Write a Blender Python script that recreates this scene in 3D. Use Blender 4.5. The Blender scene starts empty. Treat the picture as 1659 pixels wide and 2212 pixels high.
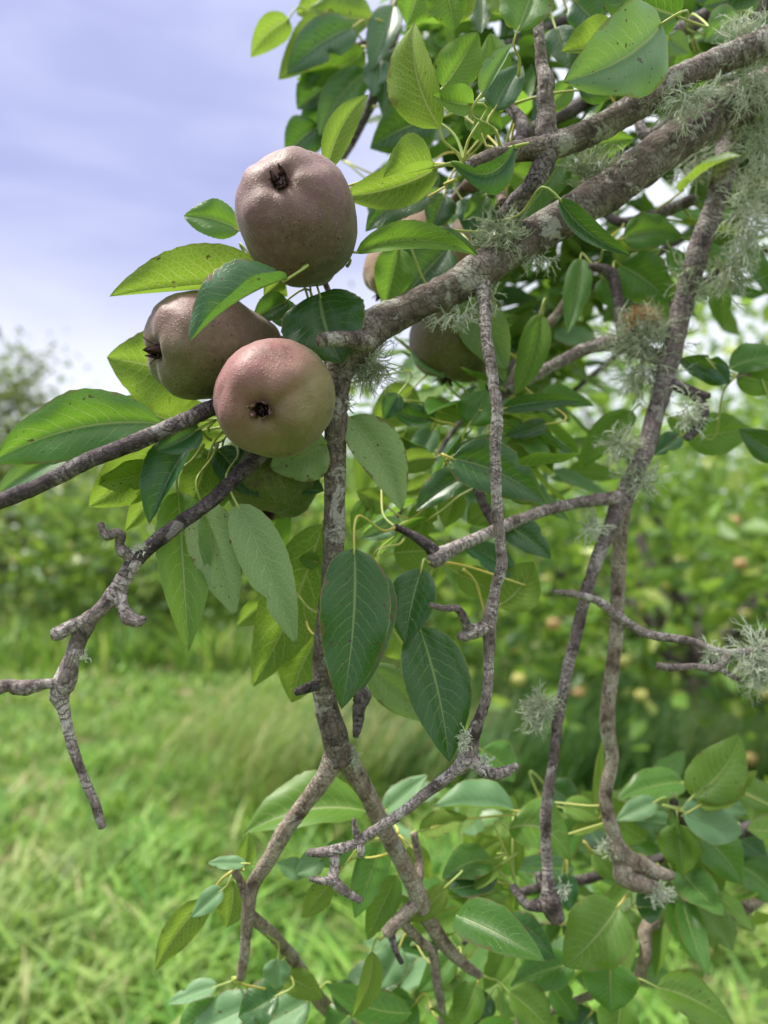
import bpy, math, random
from mathutils import Vector, Matrix, Quaternion, noise
S = bpy.context.scene
COL = S.collection
R = math.radians
V = Vector
# ------------------------------------------------------------------ camera
CAM = V((0.0, 0.0, 1.5)); PITCH = R(1.5)
FWD = V((0, math.cos(PITCH), math.sin(PITCH))); RGT = V((1, 0, 0)); UPV = RGT.cross(FWD)
FPX = 1664.0                      # focal length measured on a 1659 x 2212 grid
def P(x, y, d):                   # grid position + distance along the view axis -> world point
    return CAM + FWD * d + RGT * ((x - 829.5) / FPX * d) - UPV * ((y - 1106.0) / FPX * d)
cd = bpy.data.cameras.new('camera'); cam = bpy.data.objects.new('camera', cd); COL.objects.link(cam)
cam.location = CAM; cam.rotation_euler = (R(90) + PITCH, 0, 0)
cd.sensor_fit = 'VERTICAL'; cd.sensor_height = 24.0; cd.lens = 24.0 * FPX / 2212.0
cd.clip_start = 0.02; cd.clip_end = 500
cd.dof.use_dof = True; cd.dof.focus_distance = 0.475; cd.dof.aperture_fstop = cd.lens / 6.2
S.camera = cam
# ------------------------------------------------------------------ world, sun, exposure
SUN_EL, SUN_AZ = R(60), R(282)    # azimuth clockwise from +Y
W = bpy.data.worlds.new('World'); S.world = W; W.use_nodes = True
nt = W.node_tree; nt.nodes.clear()
class G:
    """tiny node helper"""
    def __init__(s, nt): s.nt = nt
    def n(s, t, **k):
        o = s.nt.nodes.new(t)
        for a, b in k.items(): setattr(o, a, b)
        return o
    def put(s, sock, v):
        if isinstance(v, bpy.types.NodeSocket): s.nt.links.new(v, sock)
        elif v is not None:
            if hasattr(sock.default_value, '__len__') and not isinstance(v, (int, float)):
                v = tuple(v); k = len(sock.default_value)
                sock.default_value = v if len(v) == k else v + (1.0,) * (k - len(v))
            else: sock.default_value = v
    def m(s, op, a, b=None, c=None, clamp=False):
        o = s.n('ShaderNodeMath', operation=op); o.use_clamp = clamp
        for i, v in enumerate((a, b, c)):
            if v is not None: s.put(o.inputs[i], v)
        return o.outputs[0]
    def mix(s, f, a, b, blend='MIX'):
        o = s.n('ShaderNodeMix', data_type='RGBA', blend_type=blend)
        s.put(o.inputs[0], f); s.put(o.inputs[6], a); s.put(o.inputs[7], b)
        return o.outputs[2]
    def ss(s, v, lo, hi, a=0.0, b=1.0):
        o = s.n('ShaderNodeMapRange', interpolation_type='SMOOTHSTEP')
        s.put(o.inputs[0], v)
        for i, q in ((1, lo), (2, hi), (3, a), (4, b)): s.put(o.inputs[i], q)
        return o.outputs[0]
    def noise(s, vec, scale, detail=3, rough=.55, dist=0.0, out=0):
        o = s.n('ShaderNodeTexNoise'); s.put(o.inputs['Vector'], vec)
        o.inputs['Scale'].default_value = scale; o.inputs['Detail'].default_value = detail
        o.inputs['Roughness'].default_value = rough; o.inputs['Distortion'].default_value = dist
        return o.outputs[out]
    def vor(s, vec, scale, feature='F1', rnd=1.0, out=0, dims='3D'):
        o = s.n('ShaderNodeTexVoronoi', feature=feature, voronoi_dimensions=dims); s.put(o.inputs['Vector'], vec)
        o.inputs['Scale'].default_value = scale; o.inputs['Randomness'].default_value = rnd
        return o.outputs[out]
    def mapv(s, vec, scale=(1, 1, 1), loc=(0, 0, 0)):
        o = s.n('ShaderNodeMapping'); s.put(o.inputs[0], vec); o.inputs['Scale'].default_value = scale; o.inputs['Location'].default_value = loc
        return o.outputs[0]
    def sep(s, vec):
        o = s.n('ShaderNodeSeparateXYZ'); s.put(o.inputs[0], vec); return o.outputs
    def comb(s, x, y, z=0.0):
        o = s.n('ShaderNodeCombineXYZ')
        for i, v in enumerate((x, y, z)): s.put(o.inputs[i], v)
        return o.outputs[0]
    def bump(s, h, strength, dist):
        o = s.n('ShaderNodeBump'); s.put(o.inputs['Height'], h); o.inputs['Strength'].default_value = strength
        o.inputs['Distance'].default_value = dist; return o.outputs[0]
g = G(nt)
sky = g.n('ShaderNodeTexSky', sky_type='NISHITA'); sky.sun_disc = False
sky.sun_elevation = SUN_EL; sky.sun_rotation = SUN_AZ; sky.air_density = 1.0; sky.dust_density = 2.0
nsky = g.mix(1.0, sky.outputs[0], (.09, .09, .09), 'MULTIPLY')
tc = g.n('ShaderNodeTexCoord').outputs['Generated']
dz = g.sep(tc)[2]
# thin layered cloud: lavender body, paler breaks, whiter towards the horizon, brighter overhead
c1 = g.noise(g.mapv(tc, (1.0, 1.0, 2.4), (.35, .1, .0)), 1.9, 4, .5, .3)
c2 = g.noise(g.mapv(tc, (1.0, 1.0, 3.4), (4.2, 1.7, .9)), 4.2, 4, .5, .4)
cl = g.m('ADD', g.m('MULTIPLY', c1, .65), g.m('MULTIPLY', c2, .35))
cloud = g.mix(g.ss(cl, .40, .60), (.325, .35, .59), (.44, .465, .67))
hor = g.ss(dz, .11, .38, 1.0, 0.0)
cloud = g.mix(g.m('MULTIPLY', hor, .92), cloud, (.76, .78, .83))
cloud = g.mix(g.ss(g.m('ADD', g.sep(tc)[0], g.m('MULTIPLY', c2, .12)), -.02, .26), cloud, (.72, .75, .81))
zen = g.ss(dz, .52, .95, 1.0, 1.9)
vm = g.n('ShaderNodeVectorMath', operation='SCALE'); g.put(vm.inputs[0], g.mix(g.ss(dz, .55, .85, 0, .92), cloud, (.95, .94, .92))); g.put(vm.inputs['Scale'], zen)
col = g.mix(.9, nsky, vm.outputs[0])
bg = g.n('ShaderNodeBackground'); g.put(bg.inputs[0], col); bg.inputs[1].default_value = 1.0
out = g.n('ShaderNodeOutputWorld'); nt.links.new(bg.outputs[0], out.inputs[0])
sd = bpy.data.lights.new('sun', 'SUN'); sd.energy = 4.2; sd.angle = R(16); sd.color = (1.0, .95, .86)
sun = bpy.data.objects.new('sun', sd); COL.objects.link(sun)
sdir = V((math.sin(SUN_AZ) * math.cos(SUN_EL), math.cos(SUN_AZ) * math.cos(SUN_EL), math.sin(SUN_EL)))
sun.rotation_euler = sdir.to_track_quat('Z', 'Y').to_euler(); sun.location = sdir * 20
vs = S.view_settings; vs.view_transform = 'Standard'; vs.look = 'None'; vs.exposure = 0.64; vs.gamma = 1.0; vs.use_curve_mapping = False
S.cycles.max_bounces = 8; S.cycles.transparent_max_bounces = 4
# ------------------------------------------------------------------ materials
def newmat(name):
    m = bpy.data.materials.new(name); m.use_nodes = True; m.node_tree.nodes.clear()
    gg = G(m.node_tree); o = gg.n('ShaderNodeOutputMaterial'); p = gg.n('ShaderNodeBsdfPrincipled')
    m.node_tree.links.new(p.outputs[0], o.inputs[0])
    return m, gg, p, o
def leaf_mat(name, top, top2, under, under2, vein, trans, tr=.36, rough=.33, coarse=False):
    m, g, p, o = newmat(name)
    uv = g.n('ShaderNodeUVMap').outputs[0]; s = g.sep(uv); U, Vv = s[0], s[1]
    x = g.m('MULTIPLY', g.m('ABSOLUTE', g.m('SUBTRACT', U, .5)), 2.0)
    oi = g.n('ShaderNodeObjectInfo'); rnd = oi.outputs['Random']
    off = g.comb(g.m('MULTIPLY', rnd, 37.0), g.m('MULTIPLY', rnd, 91.0))
    va = g.n('ShaderNodeVectorMath', operation='ADD'); g.put(va.inputs[0], g.mapv(uv, (.55, 1, 1))); g.put(va.inputs[1], off); q = va.outputs[0]
    wob = g.m('MULTIPLY', g.m('SUBTRACT', g.noise(q, 5, 3), .5), 1.35)
    side = g.m('MULTIPLY', g.m('GREATER_THAN', U, .5), .45)
    sv = g.m('ADD', g.m('ADD', g.m('MULTIPLY', g.m('SUBTRACT', Vv, g.m('MULTIPLY', g.m('POWER', x, 1.25), .25)), g.m('ADD', 8.6, g.m('MULTIPLY', rnd, 3.8))), side), wob)
    d = g.m('ABSOLUTE', g.m('SUBTRACT', g.m('FRACT', sv), .5))
    line = g.m('MULTIPLY', g.ss(d, .01, .07, 1, 0), g.ss(x, .2, 1.0, 1.0, .25))
    net = g.ss(g.vor(q, 30, 'DISTANCE_TO_EDGE', 1.0, 0, '2D'), .0, .075, 1, 0)
    mid = g.ss(g.m('DIVIDE', x, g.ss(Vv, 0, 1, 1.25, .45)), .016, .055, 1, 0)
    vm_ = g.m('MAXIMUM', mid, g.m('MAXIMUM', g.m('MULTIPLY', line, .62), g.m('MULTIPLY', net, .2)))
    vu_ = g.m('MAXIMUM', mid, g.m('MAXIMUM', g.m('MULTIPLY', line, .72), g.m('MULTIPLY', net, .55)))
    blotch = g.noise(q, 3.2, 4, .6)
    rr = g.m('ADD', g.m('MULTIPLY', rnd, .65), g.m('MULTIPLY', blotch, .5), clamp=True)
    ct = g.mix(rr, top, top2); cu = g.mix(rr, under, under2)
    ct = g.mix(g.m('MULTIPLY', vm_, .62), ct, vein)
    cu = g.mix(1.0, cu, g.mix(g.m('MULTIPLY', g.m('MAXIMUM', line, net), .9), (.72, .76, .62), (1.15, 1.1, 1.1)), 'MULTIPLY'); cu = g.mix(g.m('MULTIPLY', vu_, .75), cu, vein)
    bf = g.n('ShaderNodeNewGeometry').outputs['Backfacing']
    c = g.mix(bf, ct, cu)
    edge = g.ss(x, .955, .995)
    c = g.mix(g.m('MULTIPLY', edge, .55), c, (.30, .30, .06))
    spots = g.m('MULTIPLY', g.ss(g.noise(q, 17, 2, .5), .66, .70), g.ss(rnd, .3, .6))
    c = g.mix(g.m('MULTIPLY', spots, .8), c, (.07, .045, .02))
    scorch = g.m('MULTIPLY', g.ss(g.m('ADD', x, g.m('MULTIPLY', g.noise(q, 7, 3, .6), .9)), 1.38, 1.46), g.ss(rnd, .35, .5))
    c = g.mix(g.m('MULTIPLY', scorch, .85), c, g.mix(blotch, (.05, .03, .015), (.20, .12, .04)))
    tipb = g.m('MULTIPLY', g.ss(g.m('ADD', Vv, g.m('MULTIPLY', blotch, .08)), .995, 1.03), .9)
    c = g.mix(tipb, c, (.05, .035, .02))
    g.put(p.inputs['Base Color'], c)
    g.put(p.inputs['Roughness'], g.m('ADD', g.m('MULTIPLY', bf, .27), g.m('ADD', rough, g.m('MULTIPLY', blotch, .12))))
    g.put(p.inputs['Specular IOR Level'], g.m('SUBTRACT', .5, g.m('MULTIPLY', bf, .3)))
    h = g.m('SUBTRACT', g.m('MULTIPLY', g.noise(q, 60, 2, .5), .25), vm_)
    nb = g.bump(h, .45, .0006); g.put(p.inputs['Normal'], nb)
    t = g.n('ShaderNodeBsdfTranslucent'); g.put(t.inputs[0], g.mix(g.m('MULTIPLY', vu_, .7), g.mix(spots, trans, (.1, .06, .02)), (.50, .56, .22)))
    ms = g.n('ShaderNodeMixShader'); ms.inputs[0].default_value = tr
    g.nt.links.new(p.outputs[0], ms.inputs[1]); g.nt.links.new(t.outputs[0], ms.inputs[2]); g.nt.links.new(ms.outputs[0], o.inputs[0])
    return m
LM = {
 'd': leaf_mat('leaf_dark', (.008, .050, .014), (.020, .085, .014), (.14, .25, .09), (.12, .23, .06), (.26, .38, .11), (.16, .40, .02), .22, .21),
 'm': leaf_mat('leaf_mid', (.032, .125, .020), (.070, .19, .024), (.15, .27, .065), (.13, .26, .04), (.36, .46, .13), (.26, .52, .035), .34, .25),
 'l': leaf_mat('leaf_light', (.075, .19, .022), (.125, .245, .026), (.16, .27, .055), (.20, .30, .05), (.44, .50, .18), (.27, .43, .035), .40, .36),
 'b': leaf_mat('leaf_bluish', (.016, .080, .036), (.034, .12, .040), (.14, .25, .10), (.12, .22, .07), (.26, .37, .14), (.15, .38, .03), .20, .29),
 'p': leaf_mat('leaf_pale', (.10, .22, .095), (.14, .27, .12), (.27, .385, .20), (.31, .41, .21), (.26, .37, .15), (.24, .44, .05), .26, .42),
}
def simple(name, c, rough=.6, spec=.3, c2=None, sc=40, bmp=0, bd=.001):
    m, g, p, o = newmat(name)
    ob = g.n('ShaderNodeTexCoord').outputs['Object']
    nz = g.noise(ob, sc, 4, .6)
    g.put(p.inputs['Base Color'], g.mix(g.ss(nz, .35, .65), c, c2 or c)); p.inputs['Roughness'].default_value = rough
    p.inputs['Specular IOR Level'].default_value = spec
    if bmp: g.put(p.inputs['Normal'], g.bump(nz, bmp, bd))
    return m
PET = simple('petiole_green', (.30, .40, .10), .45, .4, (.42, .44, .11), 30)
PETY = simple('petiole_yellow', (.55, .46, .10), .45, .4, (.46, .46, .12), 30)
def bark_mat(name, dark, mid, light, crust, crust_amt, ring=.5):
    m, g, p, o = newmat(name)
    ob = g.n('ShaderNodeTexCoord').outputs['Object']
    uv = g.n('ShaderNodeUVMap').outputs[0]; s = g.sep(uv)
    n1 = g.noise(ob, 95, 5, .65, .3); n2 = g.noise(ob, 420, 4, .65); n3 = g.noise(ob, 38, 4, .6, .5)
    # ring scars run across the branch (v = metres along it)
    lon = g.m('ADD', g.m('MULTIPLY', s[1], 230.0), g.m('MULTIPLY', g.noise(ob, 60, 3, .6), 5.0))
    rg = g.ss(g.m('ABSOLUTE', g.m('SUBTRACT', g.m('FRACT', lon), .5)), .0, .22, 1, 0)
    rg = g.m('MULTIPLY', rg, g.ss(n3, .42, .62))
    # fine cracks lengthwise
    cr = g.ss(g.vor(g.comb(g.m('MULTIPLY', s[0], 13.0), g.m('MULTIPLY', s[1], 95.0)), 1.0, 'DISTANCE_TO_EDGE', 1, 0, '2D'), 0, .09, 1, 0)
    cr = g.m('MULTIPLY', cr, g.ss(n1, .40, .6))
    c = g.mix(g.ss(n1, .34, .60), dark, mid); c = g.mix(g.ss(g.m('ADD', g.m('MULTIPLY', n3, .6), g.m('MULTIPLY', n2, .4)), .46, .62), c, light)
    c = g.mix(g.m('MULTIPLY', g.m('MAXIMUM', g.m('MULTIPLY', rg, ring), g.m('MULTIPLY', cr, .55)), .75), c, dark)
    c = g.mix(g.m('MULTIPLY', g.ss(g.noise(ob, 55, 4, .7, .6), .60 - crust_amt * .1, .66 - crust_amt * .1), crust_amt), c, crust)
    c = g.mix(g.m('MULTIPLY', g.ss(n2, .62, .72), .7), c, (.030, .022, .022))
    g.put(p.inputs['Base Color'], c); p.inputs['Roughness'].default_value = .78; p.inputs['Specular IOR Level'].default_value = .25
    h = g.m('SUBTRACT', g.m('ADD', g.m('MULTIPLY', n1, 1.0), g.m('MULTIPLY', n2, .55)), g.m('ADD', g.m('MULTIPLY', rg, .5 * ring + .2), g.m('MULTIPLY', cr, .4)))
    g.put(p.inputs['Normal'], g.bump(h, .95, .0022))
    return m
BM = {
 'limb': bark_mat('bark_limb', (.045, .033, .028), (.160, .125, .105), (.30, .26, .228), (.50, .50, .44), .55, .4),
 'twig': bark_mat('bark_twig', (.050, .036, .034), (.27, .22, .205), (.52, .465, .44), (.64, .62, .57), .5, .6),
 'dark': bark_mat('bark_dark', (.024, .017, .020), (.105, .080, .084), (.27, .23, .225), (.42, .40, .37), .4, .6),
 'brown': bark_mat('bark_brown', (.075, .052, .038), (.29, .235, .18), (.45, .39, .315), (.48, .48, .40), .45, .2),
 'purple': bark_mat('bark_purple', (.042, .030, .031), (.20, .155, .152), (.40, .345, .335), (.56, .54, .50), .45, .6),
}
# ------------------------------------------------------------------ builders
def mesh_obj(name, verts, faces, mat, parent=None, origin=None, uvs=None, smooth=True):
    o0 = origin if origin is not None else V((0, 0, 0))
    me = bpy.data.meshes.new(name)
    me.from_pydata([tuple(v - o0) for v in verts], [], faces)
    if uvs is not None:
        ul = me.uv_layers.new(name='UVMap'); li = [0] * len(me.loops); me.loops.foreach_get('vertex_index', li)
        fl = [c for i in li for c in uvs[i]]; ul.data.foreach_set('uv', fl)
    if smooth: me.polygons.foreach_set('use_smooth', [True] * len(me.polygons))
    me.materials.append(mat); me.update()
    ob = bpy.data.objects.new(name, me); COL.objects.link(ob)
    if parent is not None:
        ob.parent = parent; ob.location = o0 - ABS[parent.name]
    else: ob.location = o0
    ABS[ob.name] = o0.copy()
    return ob
ABS = {}
def empty(name, loc):
    o = bpy.data.objects.new(name, None); COL.objects.link(o); o.location = loc; o.empty_display_size = .05; ABS[o.name] = V(loc); return o
def tag(o, label=None, cat=None, group=None, kind=None):
    if label: o['label'] = label
    if cat: o['category'] = cat
    if group: o['group'] = group
    if kind: o['kind'] = kind
    return o
def catmull(pts, step):
    """pts: list of (Vector, radius) -> resampled list"""
    out = []
    n = len(pts)
    for i in range(n - 1):
        p0 = pts[max(i - 1, 0)]; p1 = pts[i]; p2 = pts[i + 1]; p3 = pts[min(i + 2, n - 1)]
        L = (p2[0] - p1[0]).length; k = max(2, int(L / step))
        for j in range(k):
            t = j / k; t2 = t * t; t3 = t2 * t
            def cr(a, b, c, d): return .5 * ((2 * b) + (c - a) * t + (2 * a - 5 * b + 4 * c - d) * t2 + (3 * b - a - 3 * c + d) * t3)
            out.append((cr(p0[0], p1[0], p2[0], p3[0]), max(.0003, p1[1] + (p2[1] - p1[1]) * (t2 * (3 - 2 * t)))))
    out.append(pts[-1])
    return out
def tube_geo(pts, sides, step, rough=0.0, ring=0.0, ringp=.004, seed=0.0, wob=0.0):
    sm = catmull(pts, step); vs, fs, uv = [], [], []
    t = (sm[1][0] - sm[0][0]).normalized(); ref = V((0, 0, 1)) if abs(t.z) < .9 else V((1, 0, 0))
    nrm = t.cross(ref).normalized(); ln = 0.0; n = len(sm)
    so = V((seed, seed * 1.7, seed * .3))
    for i, (p, r) in enumerate(sm):
        if i: ln += (p - sm[i - 1][0]).length
        tt = (sm[min(i + 1, n - 1)][0] - sm[max(i - 1, 0)][0])
        tt = tt.normalized() if tt.length > 1e-9 else t
        nrm = (nrm - tt * nrm.dot(tt)).normalized(); b = tt.cross(nrm)
        if wob: p = p + (nrm * noise.noise(p * 60 + so) + b * noise.noise(p * 60 - so)) * wob * r
        rr = r
        if ring:
            ph = ln / ringp + 1.5 * noise.noise(p * 90 + so)
            rr *= 1 + ring * (abs((ph % 1.0) * 2 - 1) - .5) * (0.4 + abs(noise.noise(p * 40 + so)) * 1.6)
        for k in range(sides):
            a = 2 * math.pi * k / sides; dv = nrm * math.cos(a) + b * math.sin(a)
            q = rr
            if rough:
                w = p + dv * r
                q *= 1 + rough * (noise.noise(w * 85 + so) + .55 * noise.noise(w * 210 + so))
            vs.append(p + dv * q); uv.append((k / sides if k <= sides / 2 else 1 - k / sides, ln))
    for i in range(n - 1):
        for k in range(sides):
            k2 = (k + 1) % sides
            fs.append((i * sides + k, i * sides + k2, (i + 1) * sides + k2, (i + 1) * sides + k))
    for e, i0 in ((0, 0), (1, (n - 1) * sides)):
        p, r = sm[0] if e == 0 else sm[-1]
        d = (sm[0][0] - sm[1][0]) if e == 0 else (sm[-1][0] - sm[-2][0])
        vs.append(p + d.normalized() * r * .35); uv.append((0, ln if e else 0)); c = len(vs) - 1
        for k in range(sides):
            k2 = (k + 1) % sides
            fs.append((c, i0 + k2, i0 + k) if e == 0 else (c, i0 + k, i0 + k2))
    return vs, fs, uv, sm
BR_SAMPLES = []
def branch(pts, mat, parent, name='branch', sides=14, rough=.10, ring=.05, ringp=.0045, seed=1.0, label=None, step=None, wob=.05, carry=True):
    """pts: (x, y, d, radius in grid px)"""
    w = [(P(x, y, d), r * d / FPX) for x, y, d, r in pts]
    w = [(p, r * (.95 if r > .009 else 1.04)) for p, r in w]; rm = sum(r for _, r in w) / len(w)
    vs, fs, uv, sm = tube_geo(w, sides, step or max(.0013, rm * .28), rough, ring, ringp, seed, wob)
    o = mesh_obj(name, vs, fs, BM[mat], parent, w[0][0], uv)
    if carry: BR_SAMPLES.extend(sm[::2])
    if label: o['label'] = label
    return o
def prof(v): return (v ** .56) * ((1 - v) ** .92) / .4125 if 0 < v < 1 else 0.0
def leaf_geo(B, a, c, L, Wd, fl, fr, bend, sag, face, rng, rows=24, hc=4, curl=0.0, wave=.035):
    sL = c.cross(a).normalized(); vs, fs, uv = [], [], []
    ph1, ph2 = rng.uniform(0, 6.28), rng.uniform(0, 6.28); nw = rng.uniform(1.4, 2.6)
    fl, fr = R(fl), R(fr); bite = rng.random() < .25; bv = rng.uniform(.45, .85); bs = rng.choice((-1, 1)); bd = rng.uniform(.15, .4)
    px = rng.uniform(.9, 1.12)
    for i in range(rows + 1):
        v = i / rows; arch = 4 * v * (1 - v)
        mid = a * (L * v) + c * (bend * L * arch + curl * L * v ** 3) + sL * (sag * L * arch)
        half = Wd / 2 * prof(min(max(v, 0), 1) ** px)
        if 0 < i < rows: half = max(half, Wd * .006)
        ser = 1 + (.011 if i % 2 else -.011) + rng.uniform(-.012, .012)
        for j in range(-hc, hc + 1):
            x = abs(j) / hc; f = fl if j < 0 else fr; sd = sL if j < 0 else -sL
            hw = half * (ser if x == 1 else 1)
            if bite and (j < 0) == (bs < 0) and x > .5: hw *= 1 - bd * math.exp(-((v - bv) / .045) ** 2)
            ang = f * (.75 + .25 * x)
            dome = .16 * hw * 4 * x * (1 - x)
            wv = dome + wave * Wd * x * x * math.sin(6.283 * nw * v + (ph1 if j < 0 else ph2)) * min(1, arch * 1.5)
            vs.append(B + mid + sd * (hw * x * math.cos(ang)) + c * (hw * x * math.sin(ang) + wv))
            uv.append((.5 + .5 * j / hc, v))
    nc = 2 * hc + 1
    for i in range(rows):
        for j in range(nc - 1):
            q = (i * nc + j, i * nc + j + 1, (i + 1) * nc + j + 1, (i + 1) * nc + j)
            fs.append(q if face == 'T' else q[::-1])
    return vs, fs, uv
# ------------------------------------------------------------------ ground and grass
rg = random.Random(5)
def ground_mat():
    m, g, p, o = newmat('ground_turf')
    ob = g.n('ShaderNodeTexCoord').outputs['Object']
    a = g.noise(ob, .9, 5, .6, .4); b = g.noise(ob, 9, 4, .65); c3 = g.noise(ob, 3.1, 4, .6, .5)
    c = g.mix(g.ss(b, .3, .7), (.030, .070, .014), (.09, .15, .034))
    c = g.mix(g.ss(g.m('ADD', g.m('MULTIPLY', a, .5), g.m('MULTIPLY', c3, .5)), .50, .63), c, (.22, .18, .10))
    c = g.mix(g.ss(c3, .60, .72), c, (.10, .075, .045))
    g.put(p.inputs['Base Color'], c); p.inputs['Roughness'].default_value = .95; p.inputs['Specular IOR Level'].default_value = .1
    g.put(p.inputs['Normal'], g.bump(b, .8, .05)); return m
gv, gf = [], []
NX, NY = 60, 60
for j in range(NY + 1):
    for i in range(NX + 1):
        x = (i / NX - .5) * 2; y = j / NY
        X = math.copysign(abs(x) ** 2.2, x) * 220; Y = -30 + (y ** 2.6) * 330
        gv.append(V((X, Y, .05 * noise.noise(V((X * .25, Y * .25, 0))) + .02 * noise.noise(V((X * 1.3, Y * 1.3, 3))))))
for j in range(NY):
    for i in range(NX):
        k = j * (NX + 1) + i; gf.append((k, k + 1, k + NX + 2, k + NX + 1))
tag(mesh_obj('ground', gv, gf, ground_mat()), 'grassy orchard floor with worn brownish patches', 'ground', kind='structure')
def blade_mat(name, c1, c2, c3, tr):
    m, g, p, o = newmat(name)
    ri = g.n('ShaderNodeNewGeometry').outputs['Random Per Island']
    ob = g.n('ShaderNodeTexCoord').outputs['Object']
    c = g.mix(g.ss(ri, .0, .75), c1, c2); c = g.mix(g.ss(ri, .86, .95), c, c3)
    c = g.mix(g.m('MULTIPLY', g.ss(g.noise(ob, 1.1, 3, .6), .50, .66), .42), c, c3)
    g.put(p.inputs['Base Color'], c); p.inputs['Roughness'].default_value = .5; p.inputs['Specular IOR Level'].default_value = .35
    t = g.n('ShaderNodeBsdfTranslucent'); g.put(t.inputs[0], g.mix(.5, c, (.5, .75, .12)))
    ms = g.n('ShaderNodeMixShader'); ms.inputs[0].default_value = tr
    g.nt.links.new(p.outputs[0], ms.inputs[1]); g.nt.links.new(t.outputs[0], ms.inputs[2]); g.nt.links.new(ms.outputs[0], o.inputs[0])
    return m
def blades(n, area, hmin, hmax, wmin, wmax, lean, rng, keep=None, clump=0, wind=None):
    vs, fs = [], []; k = 0
    while k < n:
        x, y = area(rng)
        if keep and not keep(x, y, rng): continue
        m = rng.randint(3, 7) if clump else 1
        for _ in range(m):
            bx, by = x + rng.gauss(0, clump), y + rng.gauss(0, clump)
            h = rng.uniform(hmin, hmax) if wind is None else hmin + (hmax - hmin) * rng.random() ** 1.7 * (.6 + .8 * abs(noise.noise(V((x * 1.6, y * 1.6, 2))))); w = rng.uniform(wmin, wmax); az = rng.uniform(0, 6.283) if wind is None else rng.gauss(wind, .6); ln = rng.uniform(.15, lean) * h
            d = V((math.cos(az), math.sin(az), 0)); s = V((-d.y, d.x, 0)) * w * .5; b = len(vs); z = -.02
            for t in (0, .45, .8):
                c = V((bx, by, z)) + d * (ln * t * t) + V((0, 0, h * (t - .25 * t * t * (lean > .8)))); q = s * (1 - .55 * t * t)
                vs.extend((c - q, c + q))
            vs.append(V((bx, by, z)) + d * ln + V((0, 0, h * (1 - .25 * (lean > .8)))))
            fs.extend(((b, b + 1, b + 3, b + 2), (b + 2, b + 3, b + 5, b + 4), (b + 4, b + 5, b + 6)))
            k += 1
    return vs, fs
def wedge(y0, y1, pw=1.6):
    def f(r):
        y = y0 + (y1 - y0) * r.random() ** pw; return (r.uniform(-.66, .66) * y, y)
    return f
BLD = blade_mat('grass_blade', (.028, .10, .012), (.165, .325, .040), (.38, .34, .15), .36)
keepg = lambda x, y, r: r.random() < .12 + 2.0 * max(0, noise.noise(V((x * 2.1, y * 2.1, 7))) + .18)
v1, f1 = blades(24000, wedge(1.6, 7.5), .06, .20, .005, .012, 1.1, rg, keepg, .035)
tag(mesh_obj('grass', v1, f1, BLD, smooth=False), 'short green grass covering the orchard floor', 'grass', kind='stuff')
v1, f1 = blades(8500, wedge(1.6, 6.5), .07, .20, .010, .026, 1.3, rg, keepg, .05)
va, fa = blades(3600, wedge(1.55, 4.2, 1.0), .12, .30, .011, .024, 1.5, rg, keepg, .05)
k0 = len(v1); v1 += va; f1 += [tuple(i + k0 for i in f) for f in fa]
BLW = blade_mat('weed_blade', (.05, .165, .020), (.215, .395, .064), (.40, .40, .18), .36)
tag(mesh_obj('broad_grass', v1, f1, BLW, smooth=False), 'broad bladed bright green grass tufts and weeds in the turf', 'grass', kind='stuff')
v1, f1 = blades(9000, wedge(6.5, 24, 1.2), .08, .22, .02, .05, 1.0, rg, None, .12)
tag(mesh_obj('far_grass', v1, f1, BLD, smooth=False), 'blurred strip of sunny grass between the orchard rows', 'grass', kind='stuff')
# tall seeding grass by the tree's drip line
TAL = blade_mat('tall_grass_blade', (.05, .13, .016), (.17, .24, .04), (.44, .36, .17), .3)
def tall_area(r):
    y = r.uniform(3.9, 5.6); return (r.gauss(-.62, .42) * y / 4.7 + .1, y)
v1, f1 = blades(2600, tall_area, .18, 1.0, .004, .010, .95, rg, None, .10, .3)
tag(mesh_obj('tall_grass', v1, f1, TAL, smooth=False), 'tall tan seeding grass leaning below the hanging pear leaves', 'grass', kind='stuff')
def rough_area(r):
    y = r.uniform(8.2, 10.8); return (r.uniform(-7.5, 1.0) , y + .6 * noise.noise(V((r.random() * 9, 0, 0))))
v1, f1 = blades(5000, rough_area, .15, .75, .015, .04, .9, rg, None, .12)
tag(mesh_obj('rough_grass', v1, f1, BLD, smooth=False), 'rough unmown grass along the foot of the left orchard row', 'grass', kind='stuff')
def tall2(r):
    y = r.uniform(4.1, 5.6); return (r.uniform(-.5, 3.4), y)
DK = blade_mat('painted_shade_blade', (.016, .07, .008), (.045, .13, .014), (.12, .16, .04), .25)  # darker copy of the grass colours: the tree's shade is painted into them
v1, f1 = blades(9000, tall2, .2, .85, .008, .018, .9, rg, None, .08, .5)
tag(mesh_obj('shaded_grass', v1, f1, DK, smooth=False), 'long green grass under the apple tree, coloured darker for the shade there', 'grass', kind='stuff')
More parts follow.
